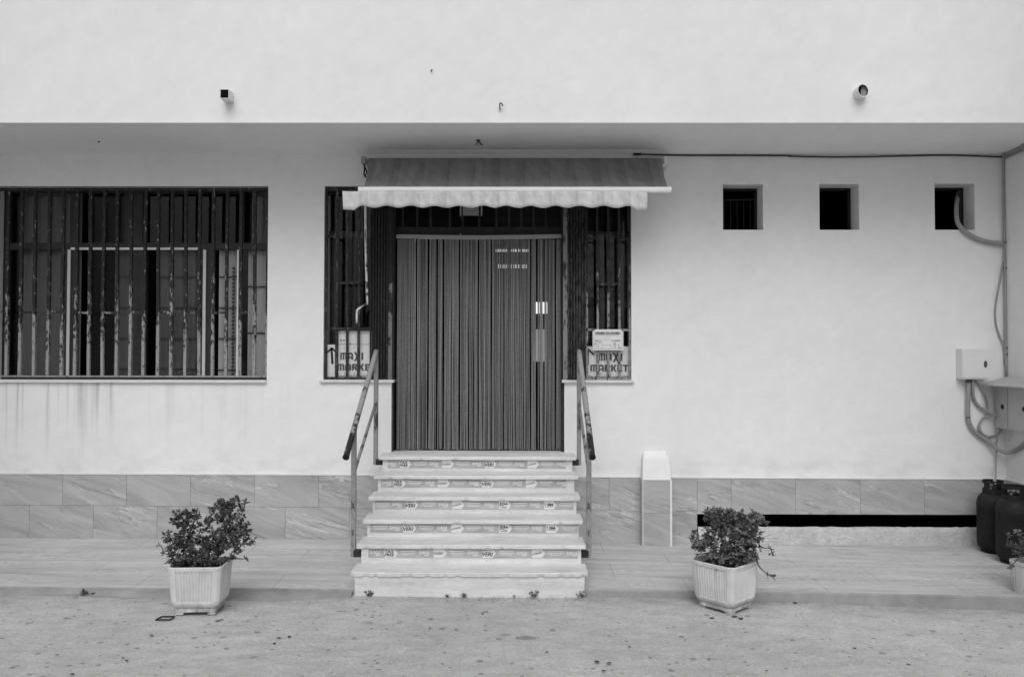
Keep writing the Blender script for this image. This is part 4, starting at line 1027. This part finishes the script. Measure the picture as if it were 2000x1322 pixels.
# ------------------------------------------------------------------ cables and conduits
M_CABLE = simple('dark_cable', .06, .2, rough=.5, bump=0)
y = -.012
wire('wall_cable', [at(1240, 301, -.03), at(1320, 303.5, y), at(1430, 304, y), at(1540, 304.5, y), at(1545, 305.5, y), at(1640, 307, y), at(1760, 305, y), at(1850, 303.5, y), at(1930, 306, y), at(1958, 307, y)], .009, 'thin dark cable running along the top of the wall under the soffit', 'cable', m=M_CABLE)
p = at(1244, 301, -.03); mb = MB(); mb.box(p.x-.04, p.x+.045, -.06, -.001, p.z-.012, SZ-.0005); o = mb.build('cable_clip_box', M_IRON); tag(o, 'small dark junction clip under the soffit at the cable end', 'junction box')
cd = thing('conduit_run', (XR-.03, -.03, 2.0), 'pair of grey conduits climbing the inner corner to the soffit', 'conduit')
ex = XR
def V(px, py, Y): return at(px, py, Y)
c1 = wx(1963.5, -.03, 500); c2 = wx(1971, -.05, 500)
zt = SZ
mb = MB(); mb.tube(cr([(c1+.0, -.03, wz(738, -.03, 1963)), (c1, -.03, 3.0), (c1, -.03, zt-.12), (c1+.012, -.05, zt-.05), (min(c1+.04, XR-.02), -.16, zt-.03), (XR-.022, -.6, zt-.03), (XR-.022, -1.1, zt-.03)], 8), .0125, 10); mb.build('conduit', M_PVC, cd, True)
mb = MB(); mb.tube(cr([(XR-.014, -.045, wz(738, -.045, 1970)), (XR-.014, -.045, 3.0), (XR-.014, -.045, zt-.10), (XR-.014, -.08, zt-.06), (XR-.014, -.2, zt-.055), (XR-.014, -1.1, zt-.055)], 8), .011, 10); mb.build('conduit', M_PVC, cd, True)
mb = MB()
for py in (474, 524, 679, 691): zz = wz(py, -.03, 1965); mb.box(c1-.018, XR-.002, -.062, -.012, zz-.006, zz+.006)
mb.build('clamp', M_IRON, cd)
mb = MB()
for dy in (-.42, -.55): mb.lathe([(.0, -.04), (.028, -.04), (.028, .012), (0, .012)], (XR-.03, dy, zt-.013), 12)
mb.build('conduit_joint', M_PVC, cd)
wire('flexible_pipe', [at(1874, 372, .30), at(1868, 400, .16), at(1869, 430, .02), at(1878, 446, -.03), at(1898, 461, -.035), at(1925, 472, -.035), at(1958, 476, -.04)], .024, 'grey flexible pipe coming out of the rightmost small window to the corner conduit', 'pipe', m=M_PVC, n=12)
wire('loose_cable', [at(1960, 512, -.03), at(1954, 545, -.03), at(1945, 595, -.02), at(1945, 630, -.02), at(1953, 658, -.02), at(1961, 676, -.03), at(1963, 712, -.03)], .009, 'loose thin cable bowing out beside the corner conduit', 'cable', m=M_PVC)
# white box
Yb = -.12
eb = thing('meter_box', at(1900, 741, Yb), 'small white metal box with a round lock on the wall near the corner', 'electrical box')
a, b = at(1880, 740.5, Yb), at(1933, 681, Yb)
mb = MB(); mb.box(a.x-.002, b.x, Yb, -.0005, a.z, b.z); mb.build('box', M_WHITE, eb, bevel=.004)
mb = MB(); mb.box(a.x+.008, b.x-.004, Yb-.007, Yb, a.z+.015, b.z-.012); dr_ = mb.build('door', M_WHITE, eb, bevel=.002)
mb = MB(); p = at(1925, 711, Yb-.01)
for k in range(1): mb.prism([(p.x+.022*math.cos(t*math.pi/10)*.8, Yb-.007, p.z+.036*math.sin(t*math.pi/10)) for t in range(20)], (0, -.006, 0))
mb.build('lock', simple('lock_metal', .08, .3), dr_)
# cabinet on side wall
cb = thing('meter_cabinet', (XR, -.3, wz(840)), 'grey two door cabinet with a sloping lid on the side wall', 'cabinet')
CX = wx(1943, -.05, 790); yA = -.05; zc0 = atX(1944, 834, CX).z; zc1 = atX(1944, 752, CX).z
ysplit = atX(1967.5, 790, CX).y; yB = ysplit-.42
M_CAB = simple('cabinet_grey', .42, .06, 6, .5, .05)
mb = MB(); mb.box(CX+.012, XR-.0005, yB, yA, zc0, zc1); mb.build('body', M_CAB, cb)
for y0_, y1_, pxl_ in ((ysplit+.006, yA, 1958), (yB, ysplit-.006, 1999)):
    mb = MB(); mb.box(CX, CX+.011, y0_, y1_, zc0-.004, zc1-.002); dd = mb.build('cabinet_door', M_CAB, cb, bevel=.003)
    yl = (atX(1958, 795, CX).y if pxl_ == 1958 else atX(2000, 797, CX).y); zl = (zc0+zc1)/2
    mb = MB(); mb.prism([(CX-.004, yl+.026*math.cos(t*math.pi/10), zl+.026*math.sin(t*math.pi/10)) for t in range(20)], (.004, 0, 0)); mb.build('lock', M_CAPB, dd)
mb = MB(); ox = CX-.13; z1_ = atX(1921, 753, ox).z
mb.prism([(ox, yB-.03, z1_), (XR-.001, yB-.03, z1_), (XR-.001, yB-.03, z1_+.10), (ox, yB-.03, z1_+.012)], (0, yA+.02-(yB-.03), 0)); mb.build('lid', M_CAB, cb)
# conduits under the boxes
wr = thing('conduit_loops', at(1893, 745, -.05), 'looping grey conduits hanging below the white meter box', 'conduit')
for pts, r in (([at(1893, 741, -.06), at(1891.5, 770, -.05), at(1891, 815, -.04), at(1898, 835, -.04), at(1912, 850, -.04), at(1932, 863, -.05), at(1950, 878, -.10), at(1966, 883, -.14), at(1982, 880, -.2), atX(2000, 866, XR-.04), atX(2030, 830, XR-.04)], .021),
               ([at(1899, 741, -.06), at(1900, 758, -.05), at(1902, 778, -.03), at(1912, 793, -.03), at(1924, 801, -.04), at(1938, 809, -.08), at(1948, 812, -.1)], .015),
               ([at(1905, 743, -.06), at(1912, 752, -.03), at(1921, 768, -.03), at(1927, 782, -.03), at(1928, 797, -.03), at(1924, 803, -.04)], .010),
               ([at(1945, 811, -.1), at(1925, 814, -.04), at(1915, 823, -.03), at(1914, 838, -.03), at(1922, 849, -.03), at(1935, 852, -.04), at(1947, 846, -.07), at(1953, 838, -.1)], .010),
               ([at(1930, 808, -.04), at(1919, 818, -.03), at(1911, 833, -.025), at(1918, 852, -.025), at(1932, 856, -.03), at(1950, 848, -.06), at(1957, 838, -.1)], .009)):
    mb = MB(); mb.tube(cr(pts, 8), r, 10); mb.build('conduit', M_PVC, wr, True)
mb = MB(); p = at(1892, 742, -.06); mb.tube([p+Vector((0, 0, .002)), p-Vector((0, 0, .03))], .027, 12); p = at(1891, 814, -.04); mb.tube([p, p-Vector((0, 0, .012))], .023, 12); mb.build('gland', M_CABLE, wr)
wire('gas_hose', [at(1951, 842, -.08), at(1947, 858, -.05), at(1946, 885, -.05), at(1945, 920, -.10), at(1944, 944, -.4)], .008, 'thin grey hose dropping from the cabinet to the rear gas cylinder', 'hose', m=M_PVC)

# ------------------------------------------------------------------ gas cylinders
def cyl_mat():
    m = N('cylinder_paint', .6, .25); v = m.co()
    m.col(m.mth('MULTIPLY', m.rng(m.noise(6, v, 5),   .3, .7, .009, .019), m.rng(m.noise(30, v, 4), .6, .75, 1, 2.2))); m.bump(m.noise(50, v, 3), .1, .003); return m.m
M_CYL = cyl_mat()
def cylinder(name_loc, h, lab, rot, r=.152):
    G_ = thing('gas_cylinder', name_loc, lab, 'gas cylinder', 'gas cylinders in the corner'); c = Vector(name_loc)
    prof = [(r*.72, 0), (r*.74, .0), (r*.74, .05), (r*.6, .055)]
    mb = MB(); mb.lathe([(r*.70, .0), (r*.78, .0), (r*.80, .055), (r*.74, .06)], c, 36); mb.build('foot_ring', M_CYL, G_, True)
    pf = [(0, .03), (r*.80, .035), (r*.94, .055), (r*.99, .085), (r, .11), (r, h-.16), (r*1.012, h-.155), (r*1.012, h-.135), (r, h-.13), (r*.985, h-.10), (r*.90, h-.055), (r*.70, h-.022), (r*.4, h-.005), (0, h)]
    mb = MB(); mb.lathe(pf, c, 40); mb.build('tank', M_CYL, G_, True)
    mb = MB(); n = 40; R1 = r*.64; z0, z1, z2, z3 = h-.03, h+.03, h+.085, h+.115
    for k in range(n):
        a0, a1 = rot+2*math.pi*k/n, rot+2*math.pi*(k+1)/n
        for za, zb_ in ((z0, z1), (z1, z2), (z2, z3)):
            if za == z1 and (k % 20) in range(4, 16) : continue
            if (k % 20) in (0, 1) and za != z0: continue
            P = [c+Vector((R1*math.cos(a0), R1*math.sin(a0), za)), c+Vector((R1*math.cos(a1), R1*math.sin(a1), za)), c+Vector((R1*math.cos(a1), R1*math.sin(a1), zb_)), c+Vector((R1*math.cos(a0), R1*math.sin(a0), zb_))]
            mb.poly(P)
    o = mb.build('collar', M_CYL, G_); s = o.modifiers.new('solid', 'SOLIDIFY'); s.thickness = .006
    mb = MB(); mb.lathe([(.0, h-.01), (.022, h-.005), (.022, h+.04), (.03, h+.045), (.03, h+.075), (0, h+.08)], c, 14); mb.tube([c+Vector((0, 0, h+.03)), c+Vector((-.05, -.03, h+.03))], .013, 10); mb.build('valve', simple('brass_valve', .22, .2, rough=.4, metal=.6), G_, True)
    return G_
p = atP(1941, 1077); cylinder((p.x, p.y, pave(p.x, p.y)), .62, 'dark gas cylinder standing in the corner by the cellar slot', .7)
p = atP(1981, 1098); cylinder((p.x, p.y, pave(p.x, p.y)), .64, 'dark gas cylinder standing in front of the other one by the side wall', 2.2, .156)

# ------------------------------------------------------------------ potted plants
def pot_m():
    m = N('weathered_pot', .75, .25); v = m.co()
    st = m.rng(m.noise(1, m.co((24, 24, 1.3)), 4, .6), .5, .75, 0, 1, True)
    sx = m.n('ShaderNodeSeparateXYZ'); m.l(v, sx.inputs[0]); lo = m.rng(sx.outputs[2], .02, .13, 1, 0, True)
    c = m.rng(m.noise(5, v, 5), .3, .7, .56, .66)
    c = m.mth('MULTIPLY', c, m.mth('SUBTRACT', 1, m.mth('MULTIPLY', st, .30)))
    g = m.mth('MULTIPLY', lo, m.rng(m.noise(14, v, 4), .35, .6)); c = m.mth('MULTIPLY', c, m.mth('SUBTRACT', 1, m.mth('MULTIPLY', g, .55)))
    m.col(c); m.bump(m.noise(60, v, 3), .1, .003); return m.m
M_POT = pot_m(); M_SOIL = simple('soil', .03, .4, 40, .95, .6, 60)
def leaf_m(name, a, b):
    m = N(name, .45, .4); m.col(m.rng(m.noise(45, m.co(), 3), .32, .68, a, b)); return m.m
M_LEAF = leaf_m('jade_leaf', .03, .20); M_LEAF2 = leaf_m('jade_leaf_dark', .018, .11); M_STEM = simple('jade_stem', .07, .3, 20)
def pot(loc, rz, label, wd=.205, ht=.405, dp=1.0):
    G_ = thing('potted_plant', loc, label, 'potted plant', 'square pots with jade plants along the street')
    def outline(s, z, rib):
        pts = []; ch = .055*s/wd; nr = 13; e = s-ch
        dirs = [((1, 0), (0, -1)), ((0, 1), (1, 0)), ((-1, 0), (0, 1)), ((0, -1), (-1, 0))]
        for (tx, ty), (nx_, ny_) in dirs:
            m_ = nr*4
            for i in range(m_+1):
                u = -e+2*e*i/m_; ph = (i % 4); dd = rib if ph in (2,) else (rib*.6 if ph in (1, 3) else 0)
                if i < 2 or i > m_-2: dd = 0
                q = s-dd
                pts.append(Vector((tx*u+nx_*q, ty*u+ny_*q, z)))
            # rounded corner
            cx, cy = tx*e+nx_*e, ty*e+ny_*e
            for i in (1, 2):
                a = i*math.pi/6; pts.append(Vector((cx+(nx_*math.cos(a)+tx*math.sin(a))*ch, cy+(ny_*math.cos(a)+ty*math.sin(a))*ch, z)))
        return pts
    k = wd
    rows = [(k*.70, .022, 0), (k*.76, .024, 0), (k*.76, .05, 0), (k*.73, .053, 0), (k*.80, .062, 0), (k*.86, .082, 0), (k*.885, .10, .000), (k*.893, .112, .012), (k*.93, ht*.5, .012), (k*.972, ht-.045, .012), (k*.977, ht-.034, 0), (k*.985, ht-.03, 0), (k*1.0, ht-.008, 0), (k*.985, ht, 0), (k*.93, ht-.002, 0), (k*.90, ht-.03, 0), (k*.88, ht-.07, 0)]
    mb = MB(); L = None
    O = Vector(loc)
    for s, z, rib in rows:
        P = outline(s, z, rib); L = len(P); mb.v += [p+O for p in P]
    for j in range(len(rows)-1):
        for i in range(L): a = j*L+i; b = j*L+(i+1) % L; mb.f.append((a, b, b+L, a+L))
    mb.f.append(tuple(range(L-1, -1, -1)))
    po = mb.build('planter', M_POT, G_)
    for sx in (-1, 1):
        for sy in (-1, 1):
            mb = MB(); cx, cy = sx*k*.58, sy*k*.58; mb.box(O.x+cx-.032, O.x+cx+.032, O.y+cy-.032, O.y+cy+.032, O.z, O.z+.024); mb.build('foot', M_POT, po, bevel=.006)
    mb = MB(); P = outline(k*.89, ht-.045, 0); mb.v = [p+O for p in P]; mb.f = [tuple(range(len(P)))]; mb.build('soil', M_SOIL, G_)
    G_.rotation_euler = (0, 0, rz); G_.scale = (1, dp, 1); return G_
def leaf(mb, p, d, up, L, Wd, T):
    d = d.normalized(); s = d.cross(up); s = s.normalized() if s.length > .01 else d.orthogonal().normalized(); n = s.cross(d)
    b = len(mb.v); c = p+d*L*.58
    mb.v += [p, c-s*Wd, c+s*Wd, p+d*L, c+n*T, c-n*T*.6, p+d*L*.25-s*Wd*.45, p+d*L*.25+s*Wd*.45]
    for q in ((0, 6, 4), (6, 1, 4), (1, 3, 4), (3, 2, 4), (2, 7, 4), (7, 0, 4), (0, 5, 6), (6, 5, 1), (1, 5, 3), (3, 5, 2), (2, 5, 7), (7, 5, 0)): mb.f.append(tuple(b+i for i in q))
def jade(root, seed, blobs, ntip, leafs, ls, trunks, matl, extra=(), soilz=.36, rz=0):
    """blobs: (cx, cy, cz, rx, ry, rz, weight) in the pot's own frame (unrotated picture-aligned axes, rotated back)"""
    rr = random.Random(seed); O = Vector(root.location); Mi = Matrix.Rotation(-rz, 3, 'Z')
    nodes = []; S = MB(); Lf = MB()
    for tx, ty, h in trunks:
        a = Vector((tx, ty, soilz-.01)); b = Vector((tx*1.25, ty*1.2, soilz+h)); mid = (a+b)/2+Vector((rr.uniform(-.01, .01), 0, 0))
        S.tube([a, mid, b], [.017, .014, .012], 7); nodes += [a.copy(), mid, b]
    tips = []
    while len(tips) < ntip:
        bl = rr.choices(blobs, [q[6] for q in blobs])[0]
        u = Vector((rr.gauss(0, 1), rr.gauss(0, 1), rr.gauss(0, 1))).normalized(); q = rr.random()**.42
        p = Vector((bl[0]+u.x*bl[3]*q, bl[1]+u.y*bl[4]*q, bl[2]+u.z*bl[5]*q))
        if p.z < soilz+.015 and (abs(p.x) < .2): continue
        if p.z < soilz-.02: continue
        tips.append(p)
    tips += [Vector(e) for e in extra]
    tips.sort(key=lambda p: (p-Vector((0, 0, soilz))).length)
    for t in tips:
        best = min(nodes, key=lambda n: (n-t).length+max(0, n.z-t.z)*1.2)
        dist = (best-t).length; k = max(2, int(dist/.03)); prev = best
        side = Vector((rr.uniform(-1, 1), rr.uniform(-1, 1), rr.uniform(-.9, .1)))*dist*.18
        pts = [best]
        for i in range(1, k+1):
            u = i/k; p = best.lerp(t, u)+side*math.sin(math.pi*u); pts.append(p); nodes.append(p)
        r0 = min(.009, .0035+dist*.03); S.tube(pts, [r0+( .0028-r0)*i/k for i in range(k+1)], 5)
        out = (t-best).normalized()*.6+Vector((0, 0, .5)); out.normalize()
        n = rr.randrange(leafs[0], leafs[1]+1)
        for i in range(n):
            a = i*2.4+rr.random(); el = rr.uniform(-.1, 1.2) if i > n/3 else rr.uniform(-.5, .5)
            o1 = out.orthogonal().normalized(); o2 = out.cross(o1)
            d = (o1*math.cos(a)+o2*math.sin(a))*math.cos(el)+out*math.sin(el)
            L = ls*rr.uniform(.6, 1.15); leaf(Lf, t-out*.012*rr.random()*2, d, out, L, L*.33, L*.10)
    for M_ in (S, Lf): M_.v = [Mi @ v + O for v in M_.v]
    S.build('stem', M_STEM, root, True); Lf.build('foliage', matl, root, False)
p = atG(392, 1192); z = street(p.x)
def gz(p): return Vector((p.x, p.y, street(p.x)+.004))
r1 = R(3)
P1 = pot(gz(p), r1, 'pale square pot with a branchy tall jade plant on the street left of the stairs', .214, .385, .80)
jade(P1, 11, [(-.15, 0, .58, .17, .15, .17, 4), (.18, .02, .62, .22, .17, .24, 8), (-.02, 0, .52, .24, .18, .13, 4), (-.12, 0, .74, .12, .10, .09, 2), (.22, .0, .84, .15, .10, .08, 2), (.31, 0, .58, .12, .1, .14, 2), (-.04, -.08, .42, .22, .12, .05, 3)], 520, (5, 8), .037,
     [(-.12, .02, .12), (-.05, -.06, .14), (.05, -.03, .20), (.10, .06, .16), (.0, .08, .12)], M_LEAF2,
     [(-.34, -.02, .53), (-.29, -.05, .47), (-.26, -.06, .40), (.42, 0, .56), (.37, -.03, .42), (-.22, 0, .78), (.36, 0, .88), (.20, -.14, .34)], rz=r1)
p = atG(1416, 1186); r2 = R(43)
P2 = pot(gz(p), r2, 'weathered square pot turned cornerwise with a dense rounded jade plant right of the stairs', .213, .395)
jade(P2, 23, [(.08, 0, .60, .26, .20, .20, 8), (-.02, 0, .74, .15, .13, .10, 2.5), (.20, .0, .66, .17, .14, .14, 2.5), (.02, -.10, .46, .23, .12, .07, 2.5), (-.19, 0, .56, .10, .10, .09, 1.3)], 400, (7, 10), .043,
     [(-.07, .02, .12), (.02, -.05, .14), (.08, .04, .15), (0, .08, .14)], M_LEAF,
     [(.37, -.05, .50), (.39, -.05, .455), (-.26, 0, .60), (-.23, -.03, .44), (.08, -.17, .37), (-.09, -.18, .36), (.33, -.12, .30), (.36, -.12, .29)], rz=r2)
p = atG(2041, 1190); r3 = R(20)
P3 = pot(gz(p), r3, 'pale square pot with a jade plant cut by the right edge of the photo', .20, .40)
jade(P3, 31, [(-.12, 0, .55, .17, .15, .12, 3), (.1, 0, .58, .18, .16, .14, 3)], 130, (7, 10), .038, [(-.07, .02, .12), (.05, -.02, .14)], leaf_m('jade_leaf_pale', .07, .19),
     [(-.32, -.02, .56), (-.28, -.05, .50), (-.34, -.08, .385), (-.30, 0, .64), (-.25, -.02, .68)], rz=r3)

# ------------------------------------------------------------------ weeds, litter, gravel
M_WEED = leaf_m('weed_leaf', .07, .20)
def weed(px, s, n, lab):
    yb = -DW+D_[0]-.012; p = at(px, 1160, yb); p.z = street(p.x)
    mb = MB(); rr = random.Random(int(px))
    for i in range(n):
        a = rr.uniform(-1.0, 1.0); d = Vector((math.sin(a), -.25+rr.uniform(-.2, .1), .25+math.cos(a))).normalized(); leaf(mb, p, d, Vector((0, -1, 0)), s*rr.uniform(.7, 1.2), s*.055, .002)
        q = p+d*s*.8
        for k in range(2): leaf(mb, q, (d+Vector((rr.uniform(-.8, .8), 0, rr.uniform(-.2, .5)))).normalized(), Vector((0, -1, 0)), s*.35, s*.06, .001)
    for v in mb.v: v -= p
    o = mb.build('weed', M_WEED); o.location = p; tag(o, lab, 'weed', 'weeds at the foot of the stairs')
weed(1044, .065, 13, 'largest spiky weed at the foot of the stairs, right of centre'); weed(906, .042, 9, 'small weed at the foot of the stairs below the middle of the bottom step')
weed(720, .06, 11, 'low weed at the left corner of the bottom step'); weed(873, .03, 7, 'tiny weed at the foot of the stairs left of the middle'); weed(1136, .065, 9, 'thin upright weed at the right corner of the bottom step')
weed(1004, .028, 6, 'tiny weed between the middle and the largest weed at the stair foot')
# gravel at stair foot
mb = MB(); rr = random.Random(9)
for i in range(420):
    x = rr.uniform(-1.42, .75); y = -DW+D_[0]-abs(rr.gauss(0, .08))+.02
    if x > .6: y += rr.uniform(-.03, .03)
    s = rr.uniform(.002, .007)*(1.6 if rr.random() < .06 else 1); z = street(x)
    b = len(mb.v); mb.v += [Vector((x+s*rr.uniform(.7, 1.3), y, z)), Vector((x, y+s, z)), Vector((x-s*rr.uniform(.7, 1.3), y, z)), Vector((x, y-s, z)), Vector((x+rr.uniform(-s, s)*.3, y, z+s*.7))]
    for k in range(4): mb.f.append((b+k, b+(k+1) % 4, b+4))
tag(mb.build('gravel', simple('gravel_grit', .30, .5, 25, .9, 0)), kind='stuff')
M_DRY = simple('dry_leaf', .05, .4, 30, .8, 0)
def dryleaf(px, py, s, seed):
    rr = random.Random(seed); p = atG(px, py); p.z = street(p.x)+.006; mb = MB(); a = rr.random()*3; n = 7
    R_ = [Vector((s*math.cos(a+k*2*math.pi/n)*rr.uniform(.5, 1.1), s*.8*math.sin(a+k*2*math.pi/n)*rr.uniform(.5, 1.1), rr.uniform(.0, s*.35))) for k in range(n)]
    mb.v = [Vector((0, 0, s*.1))]+R_; mb.f = [(0, 1+k, 1+(k+1) % n) for k in range(n)]
    o = mb.build('dry_leaf', M_DRY); o.location = p; tag(o, 'small dark dry leaf lying on the street', 'leaf', 'dry leaves scattered on the street')
for k, (px, py, s) in enumerate(((291, 1162, .020), (298, 1171, .018), (432, 1211, .022), (425, 1213, .02), (91, 1180, .014), (1560, 1177, .020), (1553, 1179, .026), (1390, 1208, .03), (1434, 1206, .028), (1446, 1210, .03), (240, 1286, .016), (247, 1291, .016), (265, 1176, .012), (128, 1207, .013), (145, 1205, .013), (942, 1199, .018), (912, 1202, .014), (295, 1242, .02), (545, 1247, .022), (536, 1258, .02), (565, 1245, .02), (111, 1280, .016), (744, 1185, .012), (840, 1228, .015), (1165, 1294, .022), (1190, 1296, .022), (1178, 1312, .022), (1668, 1267, .018), (1774, 1299, .02), (140, 1318, .02), (738, 1296, .014), (732, 1291, .014), (500, 1205, .012), (460, 1190, .01), (1230, 1265, .014), (1068, 1275, .014), (1338, 1251, .014), (1385, 1288, .014), (1270, 1285, .016), (605, 1180, .012), (655, 1264, .012), (1497, 1311, .012))): dryleaf(px, py, s, k)
# crumpled leaf cluster at far left kerb
p = atG(192, 1149); p.z = street(p.x)+.01; p.y = KY-.05; mb = MB(); rr = random.Random(4)
for i in range(9): leaf(mb, Vector((rr.uniform(-.03, .03), 0, .0)), Vector((rr.uniform(-1, 1), rr.uniform(-.5, .3), rr.uniform(.0, .7))), Vector((0, 0, 1)), .05, .013, .003)
o = mb.build('dead_twig', M_DRY); o.location = p; tag(o, 'crumpled dead twig lying by the kerb at far left', 'twig')
# thin wire square by the left pot
mb = MB(); q = [atG(304, 1212), atG(332, 1211.5), atG(341, 1205), atG(316, 1205.5)]
for a, b in zip(q, q[1:]+q[:1]): a = Vector(a); b = Vector(b); mb.tube([a+Vector((0, 0, .008)), b+Vector((0, 0, .008))], .006, 6)
o = mb.build('wire_square', M_CAPB); tag(o, 'thin dark square wire frame on the street beside the left pot', 'wire frame')
for v in o.data.vertices: v.co -= q[0]
o.location = q[0]
